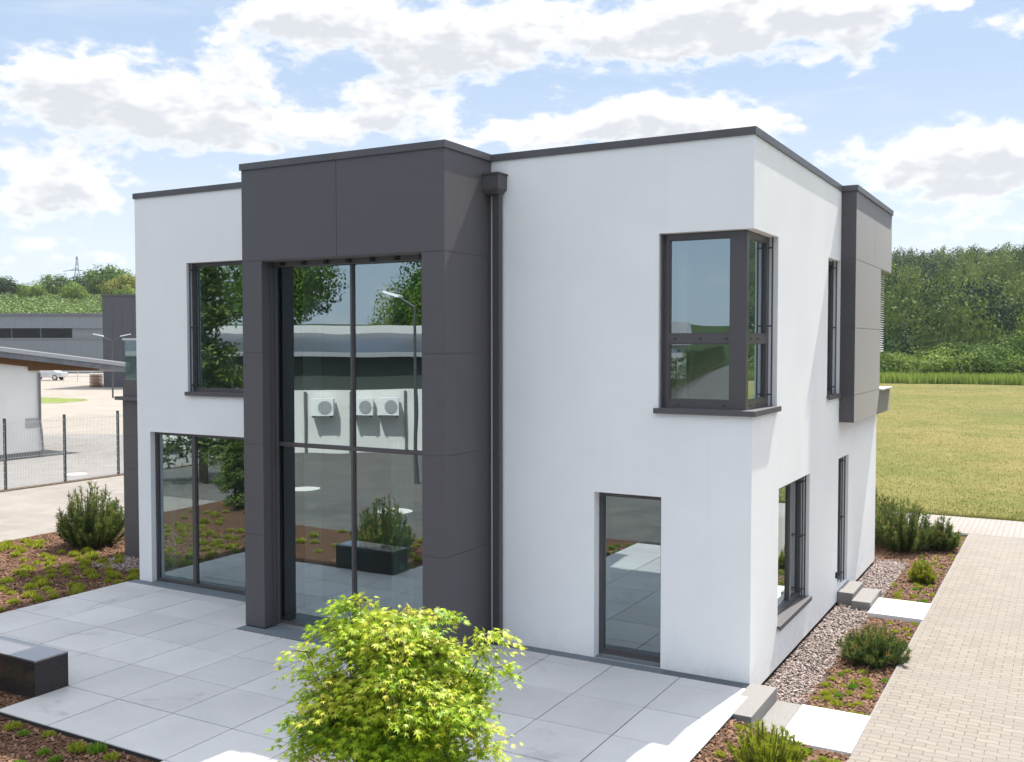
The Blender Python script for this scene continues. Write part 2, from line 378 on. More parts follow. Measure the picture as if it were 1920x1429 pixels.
sheet('driveway_apron', [(-12, 12.55), (14, 12.55), (14, 14.85), (-12, 14.85)], -.166, pav2)
mulch_m = ground_mat('bark_mulch', [(.095, .048, .028), (.055, .028, .018), (.15, .082, .05)], [9, 28], bump=1.0, bscale=45, dist=.03)
sheet('planting_bed', [(-16.1, -7.15), (1.39, -7.15), (1.39, 12.55), (-16.1, 12.55)], -.225, mulch_m)
bed_a = sheet('raised_bed', [(-16.1, -7.15), (-4.36, -7.15), (-4.36, -5.0), (-7.06, -5.0), (-7.06, -4.1), (-10.78, -4.1), (-10.78, 9), (-16.1, 9)], -.05, mulch_m)
nx, ny = 14, 30
zb = lambda x: -.035 - .145*min(1, max(0, (x-.13)/.9))
Vb = [(.122+1.266*i/nx, -7.14+5.98*j/ny, zb(.122+1.266*i/nx)+random.uniform(-.008, .008)) for j in range(ny+1) for i in range(nx+1)]
tag(mesh_obj('sloping_bed', Vb, [(j*(nx+1)+i, j*(nx+1)+i+1, (j+1)*(nx+1)+i+1, (j+1)*(nx+1)+i) for j in range(ny) for i in range(nx)], mulch_m), kind='structure')
eg = MB().box(-12, 12.50, -.4, 1.36, 12.556, -.18).box(1.362, -7.1, -.4, 1.392, 12.556, -.175).build('paving_edge', stone_lt); tag(eg, kind='structure')
kb = MB().box(-16.22, -7.15, -.4, -16.1, 12.5, -.10).box(-16.22, -7.27, -.4, 1.39, -7.15, -.10).build('bed_edging', stone_lt); tag(kb, kind='structure')
# near grey gravel strip along the house wall is laid on a sheet with loose stones on top
grav_m = mat('gravel_stone', (.25, .195, .175), .9, c2=(.15, .118, .105), scale=6, tint=(.44, .365, .33))
grav_base = ground_mat('gravel_bed', [(.09, .07, .062), (.05, .04, .036), (.13, .10, .09)], [14, 30], bump=1, bscale=40, dist=.03)
gx = [(0, -.02), (.60, -.02), (.66, .6), (.62, 1.6), (.56, 2.6), (.52, 3.6), (.55, 4.6), (.6, 6), (.58, 7.4), (.50, 8.4), (.44, 9.0), (0, 9.0)]
sheet('gravel_strip', gx, -.215, grav_base)
sheet('gravel_strip', [(-12.75, 0.4), (-10.7, 0.4), (-10.7, 1.4), (-12.75, 1.4)], -.040, grav_base)
def stones(name, rect, n, z, smin, smax, m, flat=.6):
    V = np.array([(1,0,0),(-1,0,0),(0,1,0),(0,-1,0),(0,0,1),(0,0,-1)], float); Fo = np.array([(0,2,4),(2,1,4),(1,3,4),(3,0,4),(2,0,5),(1,2,5),(3,1,5),(0,3,5)])
    c = np.c_[rng.uniform(rect[0], rect[2], n), rng.uniform(rect[1], rect[3], n), np.full(n, z) + rng.uniform(-.006, .012, n)]
    s = rng.uniform(smin, smax, n)
    P = V[None]*rng.uniform(.55, 1.2, (n, 6, 1)); P = P + rng.normal(0, .16, P.shape); P[:, :, 2] *= flat
    a = rng.uniform(0, 6.28, n); tl = rng.uniform(-.5, .5, n)
    ca, sa = np.cos(a)[:, None], np.sin(a)[:, None]
    x, y, zz = P[:, :, 0], P[:, :, 1], P[:, :, 2] + P[:, :, 0]*tl[:, None]*.6
    Q = np.stack([x*ca-y*sa, x*sa+y*ca, zz], -1)*s[:, None, None] + c[:, None]
    Fs = (Fo[None] + 6*np.arange(n)[:, None, None]).reshape(-1, 3)
    return tag(mesh_obj(name, Q.reshape(-1, 3), Fs, m, tint=np.repeat(rng.uniform(0, 1, n)**1.5, 8)), kind='stuff')
stones('gravel', (.02, .02, .60, 8.9), 7500, -.205, .014, .032, grav_m)
stones('gravel', (-12.7, .45, -10.75, 1.28), 1400, -.035, .016, .032, grav_m)
chip_m = mat('bark_chip', (.12, .058, .032), .9, c2=(.065, .032, .02), scale=7, tint=(.26, .155, .095))
def chips(rects, per_m2, z, zf=None):
    out = []; T = []
    for r in rects:
        n = int((r[2]-r[0])*(r[3]-r[1])*per_m2)
        c = np.c_[rng.uniform(r[0], r[2], n), rng.uniform(r[1], r[3], n), z + rng.uniform(0, .02, n)]
        if zf: c[:, 2] += [zf(v) for v in c[:, 0]]
        l = rng.uniform(.012, .034, n); w = l*rng.uniform(.3, .6, n); a = rng.uniform(0, 6.28, n); ti = rng.uniform(-.6, .6, n)
        u = np.stack([np.cos(a), np.sin(a), ti], -1)*l[:, None]; v = np.stack([-np.sin(a), np.cos(a), rng.uniform(-.5, .5, n)], -1)*w[:, None]
        nn = np.cross(u, v); nn /= np.linalg.norm(nn, axis=1)[:, None]; nn *= .004
        q = np.stack([c-u-v, c+u-v*.6, c+u*.8+v, c-u*.9+v, c+nn*1.6], 1); out.append(q); T.append(rng.uniform(0, 1, n)**2)
    Q = np.concatenate(out); n = len(Q); T = np.concatenate(T)
    F = (np.array([(0,1,4),(1,2,4),(2,3,4),(3,0,4)])[None] + 5*np.arange(n)[:, None, None]).reshape(-1, 3)
    return tag(mesh_obj('bark_chips', Q.reshape(-1, 3), F, chip_m, tint=np.repeat(T, 4)), kind='stuff')
chips([(.5, .05, 1.38, 4.55), (.5, 5.7, 1.38, 12.4), (-.6, 8.9, .6, 12.4)], 1500, -.223)
chips([(.13, -3.6, 1.38, -1.16)], 1700, .002, zb)
chips([(-7.0, -6.6, -4.38, -5.02), (-13.5, -4.0, -10.8, .4), (-16, -4, -13.5, 3.5), (-13.5, 1.0, -12.7, 3), (-9, -4.9, -7.1, -4.15)], 620, -.048)

# ------------------------------------------------------------------ terrace
tadd = []
xs = [-10.78] + [-.81-.895*k for k in range(11, -1, -1) if -.81-.895*k > -10.7] + [.12]
ys = [-.19, -.455, -1.36, -2.265, -3.17, -4.085, -4.995]
MBt = MB(); J = .0062
def slab(x0, y0, x1, y1):
    dz = random.uniform(-.0012, .0012); b = .004
    V = [(x0+J,y0+J,-.05),(x1-J,y0+J,-.05),(x1-J,y1-J,-.05),(x0+J,y1-J,-.05),
         (x0+J,y0+J,dz-b),(x1-J,y0+J,dz-b),(x1-J,y1-J,dz-b),(x0+J,y1-J,dz-b),
         (x0+J+b,y0+J+b,dz),(x1-J-b,y0+J+b,dz),(x1-J-b,y1-J-b,dz),(x0+J+b,y1-J-b,dz)]
    MBt.add(V, [(8,9,10,11),(4,5,9,8),(5,6,10,9),(6,7,11,10),(7,4,8,11),(0,1,5,4),(1,2,6,5),(2,3,7,6),(3,0,4,7)])
for a, b in zip(xs[:-1], xs[1:]):
    for k in range(6):
        y1, y0 = ys[k], ys[k+1]
        if b < -7.0 and y0 < -4.2: continue
        aa, bb = a, b
        if k == 0 or k == 1:      # cut round the dark entrance frame and its drain border
            if a < -7.26 < b and k == 0: pass
            if -7.26 < (a+b)/2 < -3.42:
                if k == 0: continue
                y1 = -1.345
                if y1 - y0 < .05: continue
        slab(aa, y0, bb, y1)
for k in range(1, 5):             # the terrace goes on in front of the maple bed
    for a, b in zip(xs[:-1], xs[1:]):
        if a > -4.5: 
            y1 = -4.995-.905*(k-1); y0 = y1-.905
            if y0 > -7.2 and not (-2.7 < (a+b)/2 < -.5 and k < 3): slab(a, y0, b, y1)
tag(MBt.build('terrace_paving', slab_m), kind='structure')
joint = mat('joint_sand', (.035, .034, .033), .95)
tb = solid('terrace_base', [(-10.775, -4.99+.9, -.35, -7.055, 0, -.014), (-7.055, -4.99, -.35, .115, 0, -.014), (-4.355, -7.1, -.35, .115, -4.99, -.014)], [(-2.6, -6.8, -.4, -.5, -5.0, 0)], joint); tag(tb, kind='structure')
dm = MB()
dm.box(-10.78, -.185, -.1, -7.47, -.004, -.002).box(-3.41, -.185, -.1, -1.08, -.004, -.002)
dm.box(-7.47, -.185, -.1, -7.075, -.004, -.003).box(-7.455, -1.34, -.1, -3.41, -1.16, -.002).box(-7.455, -1.16, -.1, -7.075, -.185, -.0025).box(-3.605, -1.16, -.1, -3.41, -.185, -.0025)
dm.box(-6.69, -1.16, -.1, -3.97, -.9, -.0015)
for i in range(72):
    x = -1.07 + i*.0148
    dm.box(x, -.18, -.06, x+.0085, -.01, -.002)
dm.box(-1.08, -.185, -.1, -1.07, -.004, -.003)
dr = dm.build('drain_channel', ch_m); tag(dr, kind='structure')

# ------------------------------------------------------------------ the house
H = 6.55
house = empty('house', (0, 0, 0), 0, 'large modern white two-storey house with dark grey portal and corner window', 'house')
holes = [(-9.46, -.1, 3.265, -7.38, .45, 5.415), (-10.38, -.1, 0, -7.38, .45, 2.585), (-2.06, -.1, 0, -1.14, .45, 2.165), (-1.19, -.1, 3.26, .1, .45, 5.45),
         (-.45, -.1, 3.26, .1, 1.13, 5.45), (-.45, 4.13, 3.25, .1, 5.04, 5.42), (-.45, 1.27, .36, .1, 3.04, 2.19), (-.45, 5.08, 0.02, .1, 5.93, 2.195),
         (-6.95, -.1, 0.0, -3.73, .45, 5.3), (-.45, 7.5, 3.22, .1, 8.75, 5.42)]
solid('outer_wall', [(-10.69, 0, -.165, 0, 8.67, H)], [(-10.29, .4, -.2, -.4, 8.27, H-.25)] + holes, render, house)
solid('plinth', [(-10.66, .03, -.34, -.03, 8.64, -.165)], [], black_m, house)
solid('floor', [(-10.29, .4, -.06, -.4, 8.27, -.002), (-6.94, -.84, -.06, -3.74, .4, -.002), (-10.37, .02, -.06, -7.4, .4, -.003), (-2.05, .22, -.06, -1.15, .4, -.003)], [], wood_in, house)
solid('upper_floor', [(-10.28, .41, 2.72, -.41, 8.26, 3.02)], [(-6.94, .3, 2, -3.74, 4.0, 4)], white_in, house)
solid('inner_wall', [(-10.28, 5.2, 0, -.41, 5.3, 2.71), (-10.28, 5.2, 3.03, -.41, 5.3, 6.28), (-7.1, .41, 0, -7.0, 3.5, 2.71), (-7.1, .41, 3.03, -7, 5.2, 6.28), (-3.68, .41, 0, -3.58, 4.0, 2.71), (-3.68, .41, 3.03, -3.58, 5.2, 6.28), (-.9, 3.2, 0, -.41, 3.3, 2.71)],
      [(-8.6, 5.1, 0, -7.7, 5.4, 2.1), (-2.6, 5.1, 3, -1.7, 5.4, 5.1)], white_in, house)
o = solid('roof', [(-10.6, .06, 6.40, -.08, 8.6, 6.46)], [], roof_m, house)
# portal of dark panels
zj = [1.347, 2.652, 3.957, 5.256]; g = .0035
PX0, PX1, PY = -7.069, -3.61, -1.156
subs = [(-6.70, -1.3, -.2, -3.96, -.78, 5.25), (-6.96, -.84, -.2, -3.72, .2, 5.9)]
for z in zj:
    subs += [(PX0-.1, PY-.1, z-g, PX1+.1, PY+.008, z+g), (PX1-.008, PY-.1, z-g, PX1+.1, .1, z+g), (PX0-.1, PY-.1, z-g, PX0+.008, .1, z+g), (-6.708, PY-.1, z-g, -6.69, -.86, z+g)]
subs += [(-5.347-g, PY-.1, 5.256, -5.347+g, PY+.008, H+.1)]
solid('entrance_portal', [(PX0, PY, .012, PX1, -.001, H)], subs, clad, house)
MB().box(PX0+.01, PY+.012, -.05, -6.71, -.9, .012).build('portal_foot', black_m, house)
MB().box(-3.95, PY+.012, -.05, PX1-.01, -.05, .012).build('portal_foot', black_m, house)
# dark panel bay on the driveway side
BX, BY0, BY1 = .237, 5.07, 8.668
subs = [(.0, 7.5, 3.225, .5, 9, 5.44), (BX-.012, 7.47, 2.7, BX+.1, 7.476, 5.45), (BX-.008, 6.87-g, 2.7+2.75, BX+.1, 6.87+g, H+.1)]
for z in (3.25, 4.34, 5.45): subs += [(.001, BY0-.1, z-g, BX+.1, BY0+.008, z+g), (BX-.008, BY0-.1, z-g, BX+.1, 9, z+g)]
solid('panel_bay', [(.001, BY0, 2.80, BX, BY1, H)], subs, clad, house)
solid('bay_sill', [(.01, 7.5, 3.227, BX+.045, 8.71, 3.255)], [], mat('pale_metal_sill', (.55, .55, .56), .4), house)
bl = MB()
for i in range(34):
    z = 3.95 + i*.0435
    bl.add([(.01,7.55,z+.02),(.125,7.55,z-.012),(.125,8.6,z-.012),(.01,8.6,z+.02),(.01,7.55,z+.026),(.125,7.55,z-.006),(.125,8.6,z-.006),(.01,8.6,z+.026)],
           [(0,3,2,1),(4,5,6,7),(0,1,5,4),(1,2,6,5),(2,3,7,6),(3,0,4,7)])
bl.build('slatted_blind', mat('white_blind', (.78, .79, .80), .45), house)
# copings
CT, CO = 6.642, .022
foot = [(-10.69, 0, 0, 8.67), (PX0, PY, PX1, 0.1), (-.1, BY0, BX, BY1)]
ring = lambda e, z0, z1: [(a-e, b-e, z0, c+e, d+e, z1) for a, b, c, d in foot]
inner = [(-10.69+.38, .38, 6, -.38, 8.29, 7), (PX0+.3, PY+.3, 6, PX1-.3, .5, 7), (-.5, BY0+.3, 6, BX-.28, BY1-.38, 7)]
inner[2] = (-.5, BY0+.3, 6, BX-.3, BY1-.4, 7)
solid('roof_coping', ring(CO, H+.001, CT), inner, coping_m, house)
solid('roof_deck', [(PX0+.1, PY+.1, 6.30, PX1-.1, .3, 6.42)], [], roof_m, house)

sill_m = mat('sill_metal', (.095, .09, .094), .62, spec=.25)
def window(name, ax, a0, a1, z0, z1, d, fw=.06, mull=(), trans=(), sill=False, label=None, fd=.07, mw=.06, bottom=None, open_end=False, rails=()):
    """ax 'y': in a wall facing -y with its face at y=0; ax 'x': wall facing +x with its face at x=0. d = recess of the frame"""
    A = []; S = []
    def bx(u0, w0, u1, w1, p0, p1):
        return (u0, p0, w0, u1, p1, w1) if ax == 'y' else (-p1, u0, w0, -p0, u1, w1)
    fb = bottom or fw
    A.append(bx(a0, z0, a1, z1, d, d+fd))
    us = [a0+fw] + [v for m in mull for v in (m-mw/2, m+mw/2)] + [a1-fw]
    ws = [z0+fb] + [v for m in trans for v in (m-mw/2, m+mw/2)] + [z1-fw]
    cells = [(us[i], ws[j], us[i+1], ws[j+1]) for i in range(0, len(us), 2) for j in range(0, len(ws), 2)]
    for c in cells:
        S.append(bx(*c, d-.01, d+fd+.01))
    for c in cells:   # fine rebate line round every light
        u0, w0, u1, w1 = c
        S.append(bx(u0-.014, w0-.014, u1+.014, w1+.014, d-.01, d+.012))
    fr = solid(name, A, S, frame_m, house)
    if label: fr['label'] = label
    for u0, w0, u1, w1 in cells:
        q = d + .034
        if ax == 'y': V = [(u0, q, w0), (u1, q, w0), (u1, q, w1), (u0, q, w1)]
        else: V = [(-q, u0, w0), (-q, u1, w0), (-q, u1, w1), (-q, u0, w1)]
        mesh_obj('pane', V, [(0, 1, 2, 3)], glass, fr)
    if sill:
        s = .0; ov = .045
        b = bx(a0+.001, z0, a1-.001, z0+.022, .0, d-.001); b2 = bx(a0-.03, z0-.012, a1+.03, z0+.022, -ov, -.0015)
        lip = bx(a0-.03, z0-.040, a1+.03, z0-.012, -ov, -ov+.012)
        solid('sill', [b, b2, lip], [], sill_m, fr)
    for r0, rd in rails:
        bb = bx(r0, z0+.001, r0+.018, z1-.001, rd, rd+.018)
        mb = MB().box(*[min(bb[i], bb[i+3]) for i in range(3)], *[max(bb[i], bb[i+3]) for i in range(3)])
        for zz in (z0+.12, (z0+z1)/2, z1-.12):
            b2 = bx(r0+.003, zz, r0+.013, zz+.02, rd+.018, d)
            mb.box(*b2)
        mb.build('guide_rail', frame_m, fr)
    return fr
window('window', 'y', -9.46, -7.38, 3.266, 5.414, .115, fw=.06, bottom=.09, sill=True, rails=[(-9.445, .04)])
window('terrace_door', 'y', -10.38, -7.38, .002, 2.584, .10, fw=.055, mull=(-9.458,), mw=.10)
window('glass_door', 'y', -2.06, -1.14, .002, 2.164, .16, fw=.07, bottom=.085)
window('window', 'x', 4.13, 5.04, 3.251, 5.419, .12, fw=.07, sill=True, rails=[(4.98, .04), (4.80, .06)])
window('window', 'x', 1.27, 3.04, .361, 2.189, .12, fw=.09, mull=(2.42,), mw=.12, sill=True, rails=[(2.98, .04), (2.86, .05)])
window('side_door', 'x', 5.08, 5.93, .021, 2.194, .12, fw=.08, rails=[(5.87, .04), (5.7, .05)])
# tall portal glazing
pf = window('portal_window', 'y', -6.955, -3.725, .002, 5.62, -.86, fw=.05, mull=(-5.335,), trans=(2.632,), mw=.06, fd=.08)
solid('blind_box', [(-6.70, -.92, 5.175, -3.96, -.868, 5.25)], [], frame_m, pf)
for i in range(7):
    x = -6.55 + i*.40; MB().box(x, -.95, 5.19, x+.07, -.921, 5.248).build('blind_clip', black_m, pf)
MB().box(-6.70, -.93, .01, -6.66, -.87, 5.17).build('guide_rail', frame_m, pf)
MB().box(-6.70, -.99, .01, -6.675, -.935, 5.17).build('guide_rail', frame_m, pf)
mesh_obj('threshold', *solid_vf([(-6.69, -.93, .0, -3.97, -.862, .02)]), mat('bright_metal', (.5, .5, .5), .35, metal=.8), pf)
# corner window: two frames meeting at one post
A = [(-1.19, .115, 3.262, -.115, .185, 5.448), (-.185, .115, 3.262, -.115, 1.13, 5.448), (-.32, .108, 3.262, -.108, .32, 5.448)]
A = [(-1.19, .115, 3.262, -.185, .185, 5.448), (-.185, .185, 3.262, -.115, 1.13, 5.448), (-.32, .11, 3.262, -.11, .185, 5.448), (-.185, .11, 3.262, -.11, .21, 5.448)]
def fcell(u0, w0, u1, w1): return [(u0, .1, w0, u1, .2, w1), (u0-.014, .1, w0-.014, u1+.014, .127, w1+.014)]
def rcell(u0, w0, u1, w1): return [(-.2, u0, w0, -.1, u1, w1), (-.127, u0-.014, w0-.014, -.1, u1+.014, w1+.014)]
fcs = [(-1.08, 3.40, -.325, 4.075), (-1.08, 4.215, -.325, 5.36)]
rcs = [(.215, 3.40, .99, 4.075), (.215, 4.215, .99, 5.36)]
cwf = solid('corner_window', A, sum([fcell(*c) for c in fcs] + [rcell(*c) for c in rcs], []), frame_m, house)
for u0, w0, u1, w1 in fcs: mesh_obj('pane', [(u0, .148, w0), (u1, .148, w0), (u1, .148, w1), (u0, .148, w1)], [(0, 1, 2, 3)], glass, cwf)
for u0, w0, u1, w1 in rcs: mesh_obj('pane', [(-.148, u0, w0), (-.148, u1, w0), (-.148, u1, w1), (-.148, u0, w1)], [(0, 1, 2, 3)], glass, cwf)
solid('sill', [(-1.189, 0, 3.2605, -.001, .108, 3.28), (-.108, 0, 3.2605, 0, 1.129, 3.28), (-1.235, -.05, 3.245, .05, -.0015, 3.28), (.0015, -.05, 3.245, .05, 1.17, 3.28), (-1.235, -.05, 3.215, .05, -.038, 3.245), (.038, -.05, 3.215, .05, 1.17, 3.245)], [], sill_m, cwf)
rl = MB().box(-.062, 1.045, 3.26, -.044, 1.063, 5.445)
for z in (3.42, 4.3, 5.3): rl.box(-.112, 1.048, z, -.062, 1.06, z+.02)
rl.build('guide_rail', frame_m, cwf)
rl = MB().box(-1.175, .04, 3.26, -1.157, .058, 5.445).build('guide_rail', frame_m, cwf)
caps = [(x, .107, 4.135, x+.03, .1145, 4.15) for x in (-1.03, -.7, -.37)] + [(x, .107, 3.32, x+.03, .1145, 3.333) for x in (-.98, -.4)]
for y in (.30, .6): caps += [(-.1145, y, 4.135, -.107, y+.03, 4.15), (-.1145, y, 3.32, -.107, y+.03, 3.333)]
for c in caps: MB().box(*c).build('drain_cap', black_m, cwf)
# downpipe with its hopper
dp = MB().box(-3.535, -.105, -.05, -3.415, -.02, 6.12); dpo = bevel(dp.build('downpipe', mat('coated_pipe_metal', (.10, .095, .10), .3, metal=.35), house), .012)
hm = MB(); x0, x1, y0, y1 = -3.66, -3.36, -.24, -.002
hm.add([(x0+.06,y0+.07,6.09),(x1-.06,y0+.07,6.09),(x1-.06,y1,6.09),(x0+.06,y1,6.09),(x0,y0,6.15),(x1,y0,6.15),(x1,y1,6.15),(x0,y1,6.15),(x0,y0,6.335),(x1,y0,6.335),(x1,y1,6.335),(x0,y1,6.335)],
       [(0,3,2,1),(0,1,5,4),(1,2,6,5),(2,3,7,6),(3,0,4,7),(4,5,9,8),(5,6,10,9),(6,7,11,10),(7,4,8,11),(8,9,10,11)])
hm.box(x0-.015, y0-.015, 6.336, x1+.015, y1, 6.36)
hm.build('hopper', coping_m, dpo)
MB().box(.0015, 4.93, .25, .03, 4.985, .345).build('wall_socket', black_m, house)
MB().box(-10.38, -.02, -.03, -7.4, .098, .001).build('door_threshold', ch_m, house)
MB().box(-2.055, .003, -.03, -1.145, .158, .001).build('door_threshold', ch_m, house)
MB().box(-2.04, .12, .002, -1.16, .158, .012).build('door_rail', MATS['bright_metal'], house)
# annex with balcony on the far side
solid('annex', [(-12.66, 1.3, -.1, -10.692, 6.5, 3.0)], [(-12.8, 1.2, 1.68-g, -10.6, 1.308, 1.68+g), (-12.8, 1.2, 2.3-g, -10.6, 1.308, 2.3+g)], clad, house)
solid('annex_ledge', [(-12.77, 1.2, 3.002, -10.692, 6.6, 3.07)], [], coping_m, house)
solid('balcony_parapet', [(-12.65, 1.3, 3.072, -10.692, 6.5, 3.40)], [(-12.5, 1.45, 3.2, -10.6, 6.4, 3.5)], clad, house)
bg_ = solid('balcony_glass', [(-12.60, 1.33, 3.402, -10.694, 1.345, 4.15), (-12.615, 1.33, 3.402, -12.60, 6.45, 4.15)], [], rail_glass_mat(), house)
solid('handrail', [(-12.66, 1.31, 4.152, -10.694, 1.37, 4.19), (-12.66, 1.37, 4.152, -12.58, 6.46, 4.19)], [], mat('pale_metal', (.6, .6, .6), .35, metal=.3), house)
MB().box(-10.95, 1.26, 2.7, -10.88, 1.30, 2.82).build('wall_lamp', black_m, house)
# curtains inside (hang in the house but hang free)
def curtain(x0, x1, y, z0, z1, label, axis='x'):
    n = 40; V = []; F = []
    for k, z in enumerate((z0, z1)):
        for i in range(n+1):
            u = i/n; off = .03*math.sin(u*n*.95)
            V.append((x0+(x1-x0)*u, y+off, z) if axis == 'x' else (y+off, x0+(x1-x0)*u, z))
    F = [(i, i+1, n+2+i, n+1+i) for i in range(n)]
    o = mesh_obj('curtain', V, F, curtain_m); md = o.modifiers.new('t', 'SOLIDIFY'); md.thickness = .004
    return tag(o, label, 'curtain', 'curtains behind the windows')
curtain(-1.05, -.93, .30, 3.1, 5.5, 'pale green curtain gathered behind the left edge of the upper corner window')
curtain(-9.95, -9.6, .35, .02, 2.6, 'pale green curtain gathered behind the wide terrace door')
curtain(-5.6, -5.2, .40, .02, 2.6, 'pale curtain behind the tall portal glazing')

# ------------------------------------------------------------------ steps, slabs, bench
def block(name, b, m, label, cat, group=None, bv=.008):
    o = bevel(MB().box(*b).build(name, m), bv); return tag(o, label, cat, group)
block('stone_step', (.004, -1.06, -.4, .32, .025, .0), stone_lt, 'long grey granite step at the near house corner beside the terrace', 'step')
block('stone_step', (.322, -1.06, -.4, .615, .025, -.155), stone_lt, 'low flat grey granite strip between the corner step and the white slab', 'step')
block('stepping_slab', (.62, -1.13, -.4, 1.385, .03, -.15), slab_w, 'large white concrete slab beside the driveway nearest the camera', 'paving slab')
block('stone_step', (.004, 5.08, -.4, .26, 5.98, .0), stone_lt, 'upper grey granite step against the wall under the narrow side door', 'step')
block('stone_step', (.262, 4.90, -.4, .56, 5.90, -.075), stone_lt, 'lower grey granite step in front of the narrow side door', 'step')
block('stepping_slab', (.565, 4.6, -.4, 1.385, 5.66, -.155), slab_w, 'white concrete slab leading from the driveway to the side door steps', 'paving slab')
bo = empty('granite_bench', (-7.6, -4.3, -.1), 0, 'polished dark granite block bench at the left edge of the terrace', 'bench')
b1 = MB().box(-8.35, -4.52, -.2, -7.06, -4.085, .40).build('bench_body', granite_d, bo); b1.location = (7.6, 4.3, .1)
b2 = MB().box(-8.352, -4.522, .4005, -7.058, -4.083, .42).build('seat', bench_top, bo); b2.location = (7.6, 4.3, .1)
bo = empty('granite_bench', (-2.0, -5.2, 0), 0, 'dark granite block half hidden under the maple foliage', 'bench')
b1 = MB().box(-2.565, -6.2, -.2, -1.75, -4.915, .40).build('bench_body', granite_d, bo); b1.location = (2.0, 5.2, 0)
b2 = MB().box(-2.567, -6.202, .4005, -1.748, -4.913, .42).build('seat', mat('rough_granite_top', (.16, .13, .135), .6, c2=(.09, .075, .08), scale=100), bo); b2.location = (2.0, 5.2, 0)

# ------------------------------------------------------------------ plants
def quads_from(c, n, up, sx, sy):
    """leaf quads: centre, normal, in-plane reference, half sizes"""
    u = np.cross(n, up); u /= np.linalg.norm(u, axis=1)[:, None]+1e-9; v = np.cross(n, u)
    u = u*sx[:, None]; v = v*sy[:, None]
    Q = np.stack([c-v, c+u*.8, c+v, c-u*.8], 1)
    return Q.reshape(-1, 3), np.arange(len(c)*4).reshape(-1, 4)
def unit(n):
    v = rng.normal(size=(n, 3)); return v/np.linalg.norm(v, axis=1)[:, None]
def crown(nl, per, rx, rz, cz, size, lump=.45, shape=1., gap=.15):
    """tree crown from leaf clumps: lumps spread through an ellipsoid, leaves over and inside each"""
    d = unit(nl); d[:, 2] = np.abs(d[:, 2])*1.2-.55; d /= np.linalg.norm(d, axis=1)[:, None]
    rr = rng.uniform(.35, 1, nl)**.5
    c = d*rr[:, None]*np.array([rx, rx, rz])*(1-lump*.55); c[:, 0:2] *= np.where(c[:, 2:3] > 0, 1-(1-1/shape)*c[:, 2:3]/rz, 1)
    lr = rng.uniform(.65, 1.15, nl)*lump*rx
    Ld = unit(nl*per).reshape(nl, per, 3); Lr = rng.uniform(.45, 1.05, (nl, per, 1))**.6
    P = c[:, None] + Ld*Lr*lr[:, None, None]*np.array([1, 1, .8])
    N = Ld*.7 + d[:, None]*.3 + rng.normal(0, .45, Ld.shape); N[:, :, 2] += .35
    N = N.reshape(-1, 3); N /= np.linalg.norm(N, axis=1)[:, None]
    P = P.reshape(-1, 3); P[:, 2] += cz
    s = rng.uniform(.6, 1.3, len(P))*size
    Q, F = quads_from(P, N, unit(len(P)), s, s*.8)
    T = np.clip(np.repeat(rng.uniform(.1, .8, nl), per) + rng.normal(0, .15, len(P)), 0, 1)
    return Q, F, T
leafA = mat('leaf_mid_green', (.04, .095, .014), .7, tint=(.13, .21, .03), transl=.3, spec=.12)
leafB = mat('leaf_light_green', (.09, .16, .02), .7, tint=(.22, .29, .045), transl=.3, spec=.12)
leafC = mat('leaf_dark_green', (.018, .05, .016), .7, tint=(.05, .11, .025), transl=.25, spec=.12)
leafD = mat('leaf_yellow_green', (.14, .17, .025), .7, tint=(.30, .29, .06), transl=.3, spec=.12)
TPROTO = {}
def tree_proto(key, lm, nl, per, rx, rz, cz, size, trunk, lump=.45, shape=1.):
    Q, F, T = crown(nl, per, rx, rz, cz, size, lump, shape)
    c = mesh_obj('crown', Q, F, lm, tint=T)
    mb = MB().tube([(0, 0, -.6), (.05*rx, 0, cz*.4), (0, .06*rx, cz)], [trunk, trunk*.75, trunk*.4], 8)
    for k in range(6):
        a = k*1.05+random.random(); mb.tube([(0, 0, cz*(.35+.08*k)), (math.cos(a)*rx*.35, math.sin(a)*rx*.35, cz*.75+.1*k*rz*.5), (math.cos(a)*rx*.65, math.sin(a)*rx*.65, cz+rz*.25)], [trunk*.4, trunk*.25, trunk*.08], 5)
    tr = mb.build('trunk', bark)
    for o in (c, tr): COL.objects.unlink(o)
    TPROTO[key] = (c.data, tr.data)
def tree(key, name, loc, rz, s, label, cat='tree', group=None):
    e = empty(name, loc, rz, label, cat, group); e.scale = s if hasattr(s, '__len__') else (s, s, s)
    for nm, me in zip(('crown', 'trunk'), TPROTO[key]):
        o = bpy.data.objects.new(nm, me); COL.objects.link(o); o.parent = e
    return e
